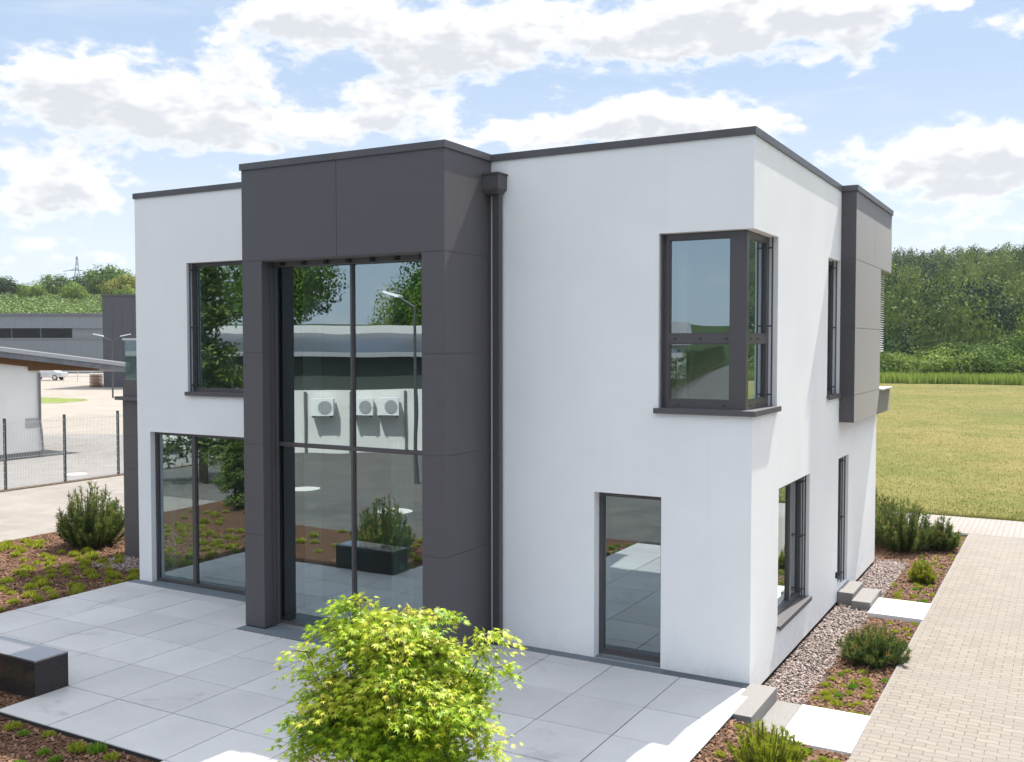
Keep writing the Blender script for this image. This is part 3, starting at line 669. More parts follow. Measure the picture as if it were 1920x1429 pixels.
# hill forest, one mass
def forest(name, N, az0, az1, r0, r1, size, lm, seed, hrange=(6.5, 11.5), pw=1.05):
    g = np.random.default_rng(seed); Qs = []; Ts = []
    tem = [crown(46, 12, 1, .95, 0, .070, .30) for _ in range(6)]
    con = []
    for _ in range(2):
        n = 420; z = g.uniform(-1, 1, n); rr = (1-z)*.5*.75*np.sqrt(g.uniform(.4, 1, n)); a = g.uniform(0, 6.28, n)
        P = np.c_[rr*np.cos(a), rr*np.sin(a), z*.95]; Nn = np.c_[np.cos(a), np.sin(a), np.full(n, .7)] + g.normal(0, .3, (n, 3)); Nn /= np.linalg.norm(Nn, axis=1)[:, None]
        Q, F, = quads_from(P, Nn, unit(n), np.full(n, .07), np.full(n, .09)); con.append((Q, F, np.full(n, -.3)))
    spots = []; r = r0
    while r < r1:
        k = int(r*R(az1-az0)/6.3)
        spots += [(R(az0+(az1-az0)*(j+g.uniform(.15, .85))/k), r+g.uniform(-2.2, 2.2)) for j in range(k)]; r += 6.0
    for az, r in spots:
        x, y = 3.3 + r*math.sin(az), -11.67 + r*math.cos(az)
        conifer = g.uniform() < (.22 if r > r1-40 else .07)
        Q, F, T = (con if conifer else tem)[g.integers(2 if conifer else 6)]
        h = g.uniform(*hrange)*(.72 if conifer else 1); w = g.uniform(2.5, 3.9)*(.75 if conifer else 1)
        a = g.uniform(0, 6.28); ca, sa = math.cos(a), math.sin(a)
        P = np.c_[Q[:, 0]*ca-Q[:, 1]*sa, Q[:, 0]*sa+Q[:, 1]*ca, Q[:, 2]*h*.5/w]*w + np.array([x, y, float(hgt(x, y)) + h*.5])
        Qs.append(P); Ts.append(np.clip(T*.40 + g.uniform(-.25, .60), 0, 1))
    Q = np.concatenate(Qs); T = np.concatenate(Ts)
    return tag(mesh_obj(name, Q, np.arange(len(Q)).reshape(-1, 4), lm, tint=T), kind='stuff')
forest_leaf = mat('forest_leaf', (.014, .042, .020), .8, tint=(.20, .26, .05), transl=.18, spec=.1)
fo = forest('forest', 1750, -21, 20, 129, 385, 1, forest_leaf, 3)
# hedgerow at the meadow end : each bush its own object
for k in range(4): tree_proto('hb%d' % k, [leafA, leafB, leafB, leafA][k], 34, 110, 3.2, 2.0+.3*(k % 2), 2.0, .13, .16, .38)
g = np.random.default_rng(11)
HL = ['mid green rounded hedge bush at the far end of the meadow', 'light green wide hedge bush at the far end of the meadow', 'light green taller hedge bush at the far end of the meadow', 'mid green taller hedge bush at the far end of the meadow']
for i in range(58):
    row = i % 2; az = R(-25 + 44*i/58 + g.uniform(-.3, .3)); r = 121 + row*7 + g.uniform(-1.2, 2.5); x, y = 3.3+r*math.sin(az), -11.67+r*math.cos(az)
    k = int(g.integers(4)); s = g.uniform(.72, 1.22) + .16*row
    tree('hb%d' % k, 'hedge_bush', (x, y, float(hgt(x, y))-.3), g.uniform(0, 6.28), (s*1.1, s*1.1, s*g.uniform(.85, 1.2)), HL[k], 'bush', 'bushes of the hedgerow behind the meadow')
# tall unmown grass before the hedgerow
def blades(name, n, fx, hmin, hmax, w, m, lean=.25):
    P = fx(n); h = rng.uniform(hmin, hmax, n); a = rng.uniform(0, 6.28, n); le = rng.uniform(0, lean, n); b = rng.uniform(0, 6.28, n)
    u = np.stack([np.cos(a), np.sin(a), 0*a], -1)*w; top = P + np.stack([np.cos(b)*le*h, np.sin(b)*le*h, h], -1)
    Q = np.stack([P-u, P+u, top], 1).reshape(-1, 3)
    return mesh_obj(name, Q, np.arange(len(Q)).reshape(-1, 3), m, tint=rng.uniform(0, 1, n))
tg = mat('tall_grass_blade', (.13, .22, .03), .6, tint=(.30, .36, .07), transl=.35)
def gpos(n):
    az = np.radians(rng.uniform(-27, 20, n)); r = rng.uniform(114.5, 119, n) + .5*np.sin(az*60)
    return np.stack([3.3+r*np.sin(az), -11.67+r*np.cos(az), np.full(n, -.2)], -1)
tag(blades('tall_grass', 26000, gpos, .7, 1.35, .09, tg), kind='stuff')
mt = mat('meadow_blade', (.12, .128, .03), .8, tint=(.24, .225, .075), transl=.35, spec=.1)
def mpos(n):
    return np.stack([rng.uniform(-20, 17, n), 14.95 + 98*rng.uniform(0, 1, n)**2.1, np.full(n, -.186)], -1)
tag(blades('meadow_grass', 170000, mpos, .015, .07, .011, mt, 1.6), kind='stuff')
# ragged margin where the meadow meets the paving and the tall grass
def epos(n):
    return np.stack([rng.uniform(-2, 14, n), 14.86 + np.abs(rng.normal(0, .07, n)), np.full(n, -.186)], -1)
tag(blades('edge_grass', 9000, epos, .03, .11, .008, mt, .9), kind='stuff')
# left hill trees (individual), vineyard rows
for k, lm in enumerate([leafA, leafB, leafD, leafC]): tree_proto('t%d' % k, lm, 36, 90, 4.6, 4.2, 3.9, .24, .3, .36)
LH = [(-57.6,270,1.05,1),(-56.3,275,1.1,3),(-55.2,268,.95,1),(-54.2,280,1.25,0),(-53.2,266,1.0,1),(-52.5,300,1.7,3),(-51.6,285,1.75,0),(-50.9,262,1.35,2),(-50.0,265,1.55,2),(-50.6,250,1.0,1),(-49.3,258,1.25,2),(-48.6,252,.8,1),(-48.9,300,1.6,0),
 (-48.1,330,1.35,0),(-47.2,335,1.45,3),(-46.3,330,1.4,0),(-45.4,332,1.5,2),(-44.6,335,1.35,1),(-43.9,338,1.4,0),(-43.0,330,1.5,2),(-42.2,322,1.75,2),(-41.5,325,1.6,1),(-40.6,315,1.2,1),(-39.6,320,1.5,0),(-38.6,320,1.5,3),(-47.6,255,.7,1),(-51.2,310,2.0,0),(-58.8,272,1.1,0)]
LN = ['mid green round tree on the ridge of the left hill', 'light green bushy tree on the ridge of the left hill', 'yellow green full tree on the ridge of the left hill', 'dark green tree on the ridge of the left hill']
for a, r, s, k in LH:
    x, y = 3.3+r*math.sin(R(a)), -11.67+r*math.cos(R(a))
    tree('t%d' % k, 'hill_tree', (x, y, float(hgt(x, y))-1.2*s), a, (s*.80, s*.80, s*(.82 if r < 300 else .62)), LN[k], 'tree', 'trees along the ridge of the left hill')
vm_ = mat('vine_leaf', (.06, .12, .02), .6, tint=(.18, .24, .06), transl=.25)
Pv = []
for row in range(44):
    r = 192 + row*1.9
    n = int(420); az = np.radians(rng.uniform(-61, -37, n)); x = 3.3+r*np.sin(az)+rng.normal(0, .25, n); y = -11.67+r*np.cos(az)+rng.normal(0, .25, n)
    for q in range(2): Pv.append(np.stack([x+rng.normal(0, .3, n), y+rng.normal(0, .3, n), hgt(x, y)+rng.uniform(.2, 1.5, n)], -1))
Pv = np.concatenate(Pv); Nn = unit(len(Pv)); Nn[:, 2] = np.abs(Nn[:, 2])+.4; Nn /= np.linalg.norm(Nn, axis=1)[:, None]
Q, F = quads_from(Pv, Nn, unit(len(Pv)), rng.uniform(.15, .36, len(Pv)), rng.uniform(.15, .32, len(Pv)))
tag(mesh_obj('vineyard', Q, F, vm_, tint=rng.uniform(0, 1, len(Pv))**1.3), kind='stuff')

# the maple in the foreground
def maple():
    e = empty('japanese_maple', (-1.12, -5.62, -.1), 0, 'small Japanese maple with bright yellow green leaves on the terrace in front', 'tree')
    mb = MB(); pads = []
    g = np.random.default_rng(23)
    mb.tube([(0, 0, -.05), (.02, .01, .3), (-.02, 0, .6)], [.05, .042, .034], 8)
    tips = []
    NB = 300
    lumps = []
    for i in range(34):
        d = g.normal(size=3); d[2] = abs(d[2])*1.2-.5; d /= np.linalg.norm(d)
        q = g.uniform(.62, 1.0); lumps.append(np.array([d[0]*.50*q+.03, d[1]*.58*q, 1.38+d[2]*.78*q]))
    for i in range(NB):
        tips.append(lumps[i % len(lumps)] + g.normal(0, 1, 3)*np.array([.10, .10, .06]))
    # a few stray sprays that break the outline
    tips += [np.array(v) for v in [(.62,.34,1.98),(.58,.32,1.86),(.64,.36,1.72),(-.60,-.33,1.84),(-.58,-.32,1.70),(-.62,-.35,1.34),(-.62,-.35,1.20),(-.62,-.35,1.05),(.58,.33,1.25),(.58,.33,1.1),(-.33,-.18,2.2),(-.24,-.13,2.24),(.2,.12,2.14),(.30,.17,2.12),(-.42,-.24,2.06)]]
    L = []
    for p in tips:
        a = math.atan2(p[1], p[0]); b = np.array([.06*math.cos(a), .06*math.sin(a), .45+.25*g.uniform()])
        mid = (b+p)/2 + np.array([0, 0, .10]) + g.normal(0, .05, 3)
        mb.tube([b, mid, p], [.014, .008, .003], 5, cap=False)
        out = np.array([math.cos(a), math.sin(a), 0])
        n = int(g.integers(60, 92))
        s = np.clip(g.normal(0, 1, (n, 3)), -1.7, 1.7)*np.array([.095, .095, .032]) + out*g.uniform(-.06, .10, (n, 1))
        rr = np.hypot(s[:, 0], s[:, 1]); s[:, 2] -= rr*rr*1.6
        C = p + s; dirn = s*np.array([1, 1, .2]) + out*.10 + g.normal(0, .05, (n, 3))
        tn = np.clip(g.uniform(.05, .8) + g.normal(0, .18, n) + .25*(p[2]-1.4), 0, 1)
        L.append((C, dirn, tn))
        for j in range(7): mb.tube([p - out*.05, (p+C[j])/2 + np.array([0, 0, .012]), C[j]], [.003, .0022, .0012], 3, cap=False)
    C = np.concatenate([l[0] for l in L]); D = np.concatenate([l[1] for l in L]); T = np.concatenate([l[2] for l in L]); T = T*.86
    n = len(C); D[:, 2] -= g.uniform(.02, .10, n); D /= np.linalg.norm(D, axis=1)[:, None]
    up = np.array([0, 0, 1.]) + g.normal(0, .38, (n, 3)); Nn = up - (up*D).sum(1)[:, None]*D; Nn /= np.linalg.norm(Nn, axis=1)[:, None]
    S = np.cross(Nn, D)
    # seven pointed lobes
    la = [-128, -88, -45, 0, 45, 88, 128]; ll = [.42, .68, .9, 1.0, .9, .68, .42]
    pts = [(-.12, 0.0, 0)]
    for k in range(7):
        a = R(la[k]); pts.append((math.cos(a)*ll[k], math.sin(a)*ll[k], -.16*ll[k]))
        if k < 6: am = R((la[k]+la[k+1])/2); q = .30 if k in (1, 2, 3, 4) else .22; pts.append((math.cos(am)*q, math.sin(am)*q, 0.02))
    pts = np.array(pts); m = len(pts)
    sz = g.uniform(.034, .058, n)
    Q = C[:, None] + sz[:, None, None]*(pts[None, :, 0:1]*D[:, None] + pts[None, :, 1:2]*S[:, None] + pts[None, :, 2:3]*Nn[:, None])
    tri = []
    for k in range(7):
        i = 1+2*k
        if k == 0: tri.append((0, i, i+1))
        elif k == 6: tri.append((0, i-1, i))
        else: tri += [(0, i-1, i), (0, i, i+1)]
    tri = np.array(tri); F = (tri[None] + m*np.arange(n)[:, None, None]).reshape(-1, 3)
    lm = maple_leaf
    mesh_obj('crown', Q.reshape(-1, 3), F, lm, e, tint=np.repeat(T, len(tri)))
    mb.build('trunk', bark, e)
def maple_mat():
    m = bpy.data.materials.new('maple_leaf'); m.use_nodes = True; t = NT(m.node_tree)
    a = t.n('ShaderNodeAttribute', attribute_name='tint').outputs['Fac']
    r = t.n('ShaderNodeValToRGB', i={0: a}); el_ = r.color_ramp.elements
    el_[0].position = 0; el_[0].color = (.16, .30, .012, 1); el_[1].position = 1; el_[1].color = (.60, .40, .12, 1)
    for p, c in ((.35, (.30, .45, .016, 1)), (.65, (.47, .56, .03, 1)), (.86, (.62, .58, .08, 1))):
        e = r.color_ramp.elements.new(p); e.color = c
    p = t.n('ShaderNodeBsdfPrincipled', i={'Base Color': r.outputs[0], 'Roughness': .5, 'Specular IOR Level': .4})
    tr = t.n('ShaderNodeBsdfTranslucent', i={0: r.outputs[0]})
    mx = t.n('ShaderNodeMixShader', i={0: .36, 1: p.outputs[0], 2: tr.outputs[0]})
    t.nt.links.new(mx.outputs[0], t.n('ShaderNodeOutputMaterial').inputs[0]); return m
maple_leaf = maple_mat()
maple()

# mountain pines
def pine_mesh(seed, ns, rad, hgt_, nl, nw, up=.6, needles=60, cover=.75):
    g = np.random.default_rng(seed); stem = MB(); P0 = []; P1 = []; T = []; cand = []
    for i in range(ns):
        a = g.uniform(0, 6.28); q = math.sqrt(g.uniform(0, 1)); tip = np.array([math.cos(a)*rad*q, math.sin(a)*rad*q, hgt_*(1-.58*q*q)*g.uniform(.30, 1.0)**.6])
        b = np.array([math.cos(a)*rad*q*.25, math.sin(a)*rad*q*.25, 0.]); mid = np.array([tip[0]*.80, tip[1]*.80, tip[2]*(.40-.15*up)]) + g.normal(0, .07, 3)*rad
        ts = np.linspace(0, 1, 7)[:, None]; cu = (1-ts)**2*b + 2*ts*(1-ts)*mid + ts*ts*tip
        stem.tube(cu, np.linspace(.012, .004, 7), 4, cap=False)
        u = 1-cover*g.uniform(0, 1, needles)**1.2; u = u[:, None]; c = (1-u)**2*b + 2*u*(1-u)*mid + u*u*tip
        d = 2*(1-u)*(mid-b) + 2*u*(tip-mid); d /= np.linalg.norm(d, axis=1)[:, None]
        r = g.normal(size=(needles, 3)); r -= (r*d).sum(1)[:, None]*d; r /= np.linalg.norm(r, axis=1)[:, None]
        e = r*.8 + d*.7
        P0.append(c); P1.append(e*nl*g.uniform(.7, 1.15, (needles, 1))); T.append(np.clip(g.uniform(0, .7) + .35*u[:, 0]-.2 + g.normal(0, .12, needles), 0, 1))
        if g.uniform() < .6: cand.append((tip, tip+np.array([0, 0, g.uniform(.04, .09)])))
    P0 = np.concatenate(P0); E_ = np.concatenate(P1); T = np.concatenate(T)
    s = np.cross(E_, g.normal(size=E_.shape)); s /= np.linalg.norm(s, axis=1)[:, None]; s *= nw
    Q = np.stack([P0-s, P0+s, P0+E_], 1).reshape(-1, 3)
    return Q, np.arange(len(Q)).reshape(-1, 3), T, stem, cand
pine_d = mat('pine_needle_dark', (.035, .075, .022), .6, tint=(.22, .29, .055), transl=.3, spec=.2)
pine_y = mat('pine_needle_bright', (.16, .22, .012), .6, tint=(.42, .46, .03), transl=.35, spec=.2)
candle_m = mat('pine_candle', (.38, .20, .07), .7)
def pine(loc, seed, ns, rad, h, label, m=pine_d, nl=.075, nw=.005, candles=True, group=None, needles=60, up=.6, cover=.75):
    e = empty('mountain_pine', loc, 0, label, 'pine shrub', group)
    Q, F, T, stem, cand = pine_mesh(seed, ns, rad, h, nl, nw, up, needles, cover)
    mesh_obj('needles', Q, F, m, e, tint=T); k = len(stem.F)
    if candles:
        for a, b in cand: stem.tube([a, b], [.008, .004], 4)
    st = stem.build('shoots', bark, e); st.data.materials.append(candle_m)
    st.data.polygons.foreach_set('material_index', [0]*k + [1]*(len(stem.F)-k))
    return e
PG = 'mountain pines in the bark beds'
pine((-14.1, 1.66, -.09), 1, 199, .72, 1.42, 'bushy mountain pine with brown candles in the bark bed left of the house', group=PG, nl=.085, needles=120, nw=.007)
pine((.30, 10.2, -.23), 2, 168, .72, 1.15, 'dark mountain pine beside the far right corner of the house', group=PG, nl=.085, needles=110, nw=.007)
pine((-.55, 10.9, -.23), 3, 168, .75, 1.3, 'taller dark mountain pine half hidden behind the far right house corner', group=PG, nl=.085, needles=110, nw=.007)
pine((1.02, 10.6, -.23), 5, 94, .38, .75, 'small dark mountain pine at the driveway end of the far pine group', group=PG, nl=.08, needles=100, nw=.007)
pine((1.03, 7.45, -.23), 6, 96, .26, .40, 'small bright yellow green pine before the dark far pines', m=pine_y, group=PG, nl=.06, needles=90)
pine((1.05, 2.3, -.23), 7, 130, .50, .52, 'low dark green mountain pine in the bed between the two white slabs', group=PG, nl=.065, needles=110, nw=.0045)
pine((.72, -1.95, zb(.72)-.01), 8, 126, .40, .47, 'bright yellow green upright pine in the nearest bed beside the terrace', m=pine_y, group=PG, nl=.05, nw=.0035, needles=150, up=1.3, cover=.85, candles=False)
pine((-8.3, -5.45, -.09), 9, 168, .65, 1.25, 'mountain pine behind the granite bench seen mirrored in the portal glass', group=PG, nl=.085, needles=100, nw=.007)
pine((-12.2, -5.6, -.09), 10, 126, .6, .7, 'low mountain pine at the road side seen mirrored in the terrace door', group=PG, nl=.08, needles=90, nw=.007)

# sedum tufts
def sedum_mesh(seed, n, r, h):
    g = np.random.default_rng(seed); a = g.uniform(0, 6.28, n); q = np.sqrt(g.uniform(0, 1, n))
    top = np.stack([np.cos(a)*q*r, np.sin(a)*q*r, h*np.sqrt(np.clip(1-q*q*.8, 0, 1))*g.uniform(.7, 1.1, n)], -1)
    b = top*np.array([.55, .55, .0])
    s = g.normal(size=(n, 3)); s[:, 2] *= .2; s /= np.linalg.norm(s, axis=1)[:, None]; s *= r*.085
    m = (b+top)/2
    Q = np.stack([b, m+s, top, m-s], 1).reshape(-1, 3)
    return Q, np.arange(len(Q)).reshape(-1, 4), g.uniform(0, 1, n)
sed_m = mat('sedum_leaf', (.19, .24, .02), .6, tint=(.46, .46, .06), transl=.35, spec=.2)
sed_g = mat('sedum_leaf_green', (.09, .20, .02), .6, tint=(.24, .38, .035), transl=.3)
SP = []
for k in range(4):
    Q, F, T = sedum_mesh(40+k, 150, .075, .068); SP.append(mesh_obj('sedum_tuft', Q, F, sed_g if k == 3 else sed_m, tint=T)); COL.objects.unlink(SP[-1])
def sedum(pts, z, label, group, smin=.8, smax=1.25, kinds=(0, 1, 2, 0, 1, 2, 3)):
    for x, y in pts:
        if callable(z): zz = z(x)
        else: zz = z
        o = SP[random.choice(kinds)].copy(); COL.objects.link(o); s = random.uniform(smin, smax)
        o.location = (x, y, zz); o.rotation_euler = (0, 0, random.uniform(0, 6.28)); o.scale = (s, s, s*random.uniform(.8, 1.2))
        tag(o, label, 'ground plant', group)
def scatter(rect, n, dmin, seed, ok=lambda x, y: True):
    g = random.Random(seed); P = []
    for _ in range(n*60):
        x, y = g.uniform(rect[0], rect[2]), g.uniform(rect[1], rect[3])
        if ok(x, y) and all((x-a)**2+(y-b)**2 > dmin*dmin for a, b in P): P.append((x, y))
        if len(P) >= n: break
    return P
sedum(scatter((.68, .10, 1.32, 1.75), 27, .12, 1), -.225, 'small lime green sedum tuft between the nearest white slab and the low pine', 'sedum tufts of the near driveway bed')
sedum(scatter((.72, 2.9, 1.32, 4.5), 11, .2, 2), -.225, 'small lime green sedum tuft in the bark behind the low pine', 'sedum tufts behind the low pine')
sedum(scatter((.62, 5.8, 1.32, 7.1), 14, .17, 3), -.225, 'small lime green sedum tuft beyond the side door slab', 'sedum tufts beyond the side door')
sedum(scatter((.7, 7.9, 1.34, 12.2), 22, .25, 4, lambda x, y: (x-.3)**2+(y-10.2)**2 > .5 and (x-1.02)**2+(y-10.6)**2 > .15), -.225, 'small yellow green sedum tuft near the far end of the driveway bed', 'sedum tufts at the far driveway bed')
sedum([(.26, -1.32), (.98, -1.32), (1.17, -1.44), (1.12, -1.62), (.86, -1.4), (1.3, -1.5), (.3, -2.1), (1.2, -1.95), (1.0, -2.2), (.62, -1.32), (1.25, -2.4)], zb, 'lime green sedum tuft round the bright pine in the nearest right bed', 'sedum tufts round the bright pine', .9, 1.35)
sedum(scatter((-7.0, -6.6, -4.4, -5.08), 36, .2, 5), -.052, 'green sedum tuft in the shaded bark bed in front of the terrace corner', 'sedum tufts of the shaded front bed', 1.0, 1.6, (3, 3, 0))
sedum([(-7.6, -4.75), (-7.35, -4.9), (-8.0, -4.8)], -.052, 'green sedum tuft at the foot of the granite bench', 'sedum tufts by the bench', 1.1, 1.5, (3,))
sedum(scatter((-15.8, -3.9, -10.9, 1.25), 170, .22, 6, lambda x, y: (x+14.1)**2+(y-1.66)**2 > .5), -.052, 'yellow green sedum tuft in the bark bed left of the terrace', 'sedum tufts of the left bed', 1.2, 2.0, (0, 1, 2, 0, 1))
sedum(scatter((-15.5, -7.0, -7.4, -4.3), 60, .3, 8), -.052, 'yellow green sedum tuft in the bark bed before the road, seen mirrored in the glass', 'sedum tufts before the road', 1.2, 2.0, (0, 1, 2))

# ------------------------------------------------------------------ left neighbourhood
nb = empty('white_building', (-30.5, 12.1, -.17), 0, 'low white building with a sloping grey roof behind the mesh fence on the left', 'building')
def part(mb, name, m, par, **k):
    o = mb.build(name, m, par, **k); o.location = -Vector(par.location); return o
zr = lambda y: 3.58 - (y-10.5)*.121
wp = mat('plaster_white', (.74, .73, .70), .9, c2=(.69, .68, .65), scale=.8, bump=.1, bscale=60)
mb = MB(); x0, x1, ya, yb = -40, -30.5, -3, 12.08
mb.add([(x0,ya,-.05),(x1,ya,-.05),(x1,yb,-.05),(x0,yb,-.05),(x0,ya,zr(ya)-.2),(x1,ya,zr(ya)-.2),(x1,yb,zr(yb)-.2),(x0,yb,zr(yb)-.2)],[(0,3,2,1),(4,5,6,7),(0,1,5,4),(1,2,6,5),(2,3,7,6),(3,0,4,7)])
part(mb, 'wall', wp, nb)
part(MB().box(x0, ya, -.4, x1-.03, yb-.03, -.052), 'plinth', black_m, nb)
part(MB().box(x1-.02, ya, -.3, x1+.02, yb-.02, .05), 'skirting', mat('grey_plinth', (.12, .12, .13), .8), nb)
mb = MB(); xa, xb, ra, rb = -41, -30.1, -4.5, 15.8
def slabz(mb, xa, xb, ra, rb, lo, hi): return mb.add([(xa,ra,zr(ra)+lo),(xb,ra,zr(ra)+lo),(xb,rb,zr(rb)+lo),(xa,rb,zr(rb)+lo),(xa,ra,zr(ra)+hi),(xb,ra,zr(ra)+hi),(xb,rb,zr(rb)+hi),(xa,rb,zr(rb)+hi)],[(0,3,2,1),(4,5,6,7),(0,1,5,4),(1,2,6,5),(2,3,7,6),(3,0,4,7)])
roof_g = mat('grey_roof_edge', (.17, .175, .19), .6, c2=(.13, .135, .15), scale=4)
ro = part(slabz(mb, xa, xb, ra, rb, .0, .30), 'roof', roof_g, nb)
part(slabz(MB(), xa, xb+.03, ra, rb+.03, .20, .34), 'fascia', mat('pale_grey_fascia', (.30, .31, .33), .5), nb)
part(slabz(MB(), xa, xb+.02, ra, rb+.02, .342, .375), 'roof_sheet', mat('pale_roof_sheet', (.62, .61, .60), .7), nb)
wood = mat('brown_timber', (.16, .07, .022), .6, c2=(.11, .05, .018), scale=3, stretch=(1, 6, 1))
part(slabz(MB(), -30.55, -30.38, ra, 12.0, -.22, -.002), 'eave_board', wood, nb)
mb = MB(); mb.add([(-30.58,11.6,zr(11.6)-.36),(-30.40,11.6,zr(11.6)-.36),(-30.40,14.6,zr(14.6)-.05),(-30.58,14.6,zr(14.6)-.05),(-30.58,11.6,zr(11.6)-.003),(-30.40,11.6,zr(11.6)-.003),(-30.40,14.6,zr(14.6)-.003),(-30.58,14.6,zr(14.6)-.003)],[(0,3,2,1),(4,5,6,7),(0,1,5,4),(1,2,6,5),(2,3,7,6),(3,0,4,7)])
part(mb, 'rafter', wood, nb)
dpn = MB().tube([(-30.42, 12.0, 3.0), (-30.42, 12.0, 1.2), (-30.40, 12.05, .6), (-30.40, 12.1, -.15)], [.045]*4, 8); part(dpn, 'downpipe', mat('zinc', (.2, .2, .21), .4, metal=.5), nb)
part(MB().box(-30.50, 11.45, .95, -30.46, 11.95, 1.30), 'air_vent', mat('vent_grey', (.33, .35, .35), .6), nb)
part(MB().box(-30.5, 9.4, 1.9, -30.47, 10.3, 1.93).box(-30.5, 9.6, 1.98, -30.47, 10.3, 2.0), 'cable', mat('grey_cable', (.3, .3, .3), .6), nb)
# mesh fence
fence_m = mat('fence_green_grey', (.035, .05, .05), .5); wire_m = mat('fence_wire', (.60, .61, .61), .5, metal=.4)
fe = empty('mesh_fence', (-23.45, 6, -.17), 0, 'tall double-wire mesh fence with dark posts along the far side of the road', 'fence')
fy = [-4 + .02 + 1.947*k for k in range(12)]; off = 5.97 - (fy[5]); fy = [v+off for v in fy]
for v in fy:
    part(MB().box(-23.48, v-.03, -.2, -23.42, v+.03, 1.93), 'post', fence_m, fe)
for a, b in zip(fy[:-1], fy[1:]):
    mb = MB(); n = 38
    for i in range(n):
        y = a+.04+(b-a-.08)*i/(n-1); mb.box(-23.412, y-.0025, -.1, -23.407, y+.0025, 1.85)
    for i in range(10):
        z = -.08+.2*i+.05; mb.box(-23.406, a+.03, z-.004, -23.400, b-.03, z+.004)
    part(mb, 'mesh_panel', wire_m, fe)
# manhole cover
mh = MB(); mh.tube([(-24.9, 9.4, -.2), (-24.9, 9.4, -.163)], [.32, .32], 20); tag(mh.build('manhole_cover', mat('pale_iron', (.62, .60, .57), .6)), 'round pale manhole cover in the grey paving behind the fence', 'manhole')
mh = MB(); mh.tube([(-11.5, -10.2, -.2), (-11.5, -10.2, -.16)], [.45, .45], 20); tag(mh.build('manhole_cover', MATS['pale_iron']), 'round pale manhole cover in the road, mirrored in the glass', 'manhole')
mh = MB(); mh.tube([(-16.2, -12.2, -.2), (-16.2, -12.2, -.16)], [.45, .45], 20); tag(mh.build('manhole_cover', MATS['pale_iron']), 'second pale manhole cover in the road, further from the house', 'manhole')
# dark commercial buildings
def box_rot(name, o, ang_, m, par, b):
    ob = MB().box(*b).build(name, m, par); return ob
def ribbed(name, c, c2, width):
    m = bpy.data.materials.new(name); m.use_nodes = True; t = NT(m.node_tree)
    p = t.n('ShaderNodeBsdfPrincipled', i={'Roughness': .5, 'Specular IOR Level': .4})
    pos = t.n('ShaderNodeTexCoord').outputs['Object']; s = t.n('ShaderNodeSeparateXYZ', i={0: pos})
    f = t.m('FRACT', t.m('MULTIPLY', s.outputs[0], 1/width)); c_ = t.mix(t.ss(f, .90, .97), c, c2)
    t.nt.links.new(c_, p.inputs['Base Color']); t.nt.links.new(p.outputs[0], t.n('ShaderNodeOutputMaterial').inputs[0]); return m
an = math.atan2(1.43, 2.7)
tw = empty('dark_tower_building', (-79.4, 53.3, -.18), an, 'tall windowless anthracite building block beyond the yard', 'building')
rib = ribbed('dark_ribbed_cladding', (.075, .075, .085), (.055, .055, .065), 1.0)
box_rot('wall', None, 0, rib, tw, (0, 0, 0, 14, 12, 8.95)); box_rot('coping', None, 0, coping_m, tw, (-.08, -.08, 8.96, 14.1, 12.1, 9.1))
box_rot('roof_unit', None, 0, mat('white_unit', (.8, .8, .8), .6), tw, (4.2, 2, 9.11, 5.1, 3, 9.9))
gh = empty('grey_hall', (-120.7, 87.6, -.18), an+.03, 'long low grey hall with a dark strip of windows beyond the tower block', 'building'); gh.scale = (1.5, 1.5, 1.5)
ribg = ribbed('grey_ribbed_cladding', (.20, .215, .23), (.18, .195, .21), 1.6)
for nm, b, m in [('wall', (-46, 0, 0, 1, 20, 3.36), ribg), ('upper_wall', (-46, -.05, 4.45, 1, 20, 5.65), ribg), ('coping', (-46.2, -.2, 5.66, 1, 20.2, 5.86), roof_g),
                 ('wall_panel', (-4.1, .1, 3.42, 1, 19.9, 4.39), ribg), ('drip_edge', (-46, -.12, 3.365, 1, .3, 3.415), MATS['pale_grey_fascia']), ('drip_edge', (-46, -.12, 4.395, 1, .3, 4.445), MATS['pale_grey_fascia'])]:
    box_rot(nm, None, 0, m, gh, b)
wn = MB().box(-46, .25, 3.42, -4.12, .35, 4.39).build('window_strip', mat('dark_window', (.012, .012, .016), .1), gh)
for i in range(14): MB().box(-45+i*2.9, .18, 3.42, -44.9+i*2.9, .249, 4.39).build('mullion', mat('window_bar', (.1, .13, .14), .5), wn)
box_rot('roof_unit', None, 0, roof_g, gh, (-27.5, 3, 5.87, -26.3, 4, 6.5))
# street lamps
lamp_m = mat('lamp_metal', (.10, .10, .11), .45, metal=.3); lamp_w = mat('lamp_white', (.75, .75, .75), .4)
def street_lamp(loc, rz, h, label, double=True, group=None, reach=1.3):
    e = empty('street_lamp', loc, rz, label, 'street lamp', group)
    MB().tube([(0, 0, -.2), (0, 0, h*.35), (0, 0, h-.2)], [.07, .06, .04], 8).build('pole', lamp_m, e)
    for s in ((1, -1) if double else (1,)):
        MB().tube([(0, 0, h-.25), (s*reach*.3, 0, h-.05), (s*reach*.6, 0, h+.12)], [.03, .03, .03], 6).build('arm', lamp_m, e)
        MB().add([(s*reach*.5,-.11,h+.08),(s*reach*1.1,-.07,h+.26),(s*reach*1.1,.07,h+.26),(s*reach*.5,.11,h+.08),(s*reach*.5,-.09,h+.15),(s*reach*1.1,-.05,h+.31),(s*reach*1.1,.05,h+.31),(s*reach*.5,.09,h+.15)],
                 [(0,1,2,3),(7,6,5,4),(4,5,1,0),(5,6,2,1),(6,7,3,2),(7,4,0,3)]).build('lamp_head', lamp_w, e)
    return e
street_lamp((-62.4, 40.8, -.18), R(35), 4.75, 'double-armed street lamp on a dark pole before the dark tower block', True)
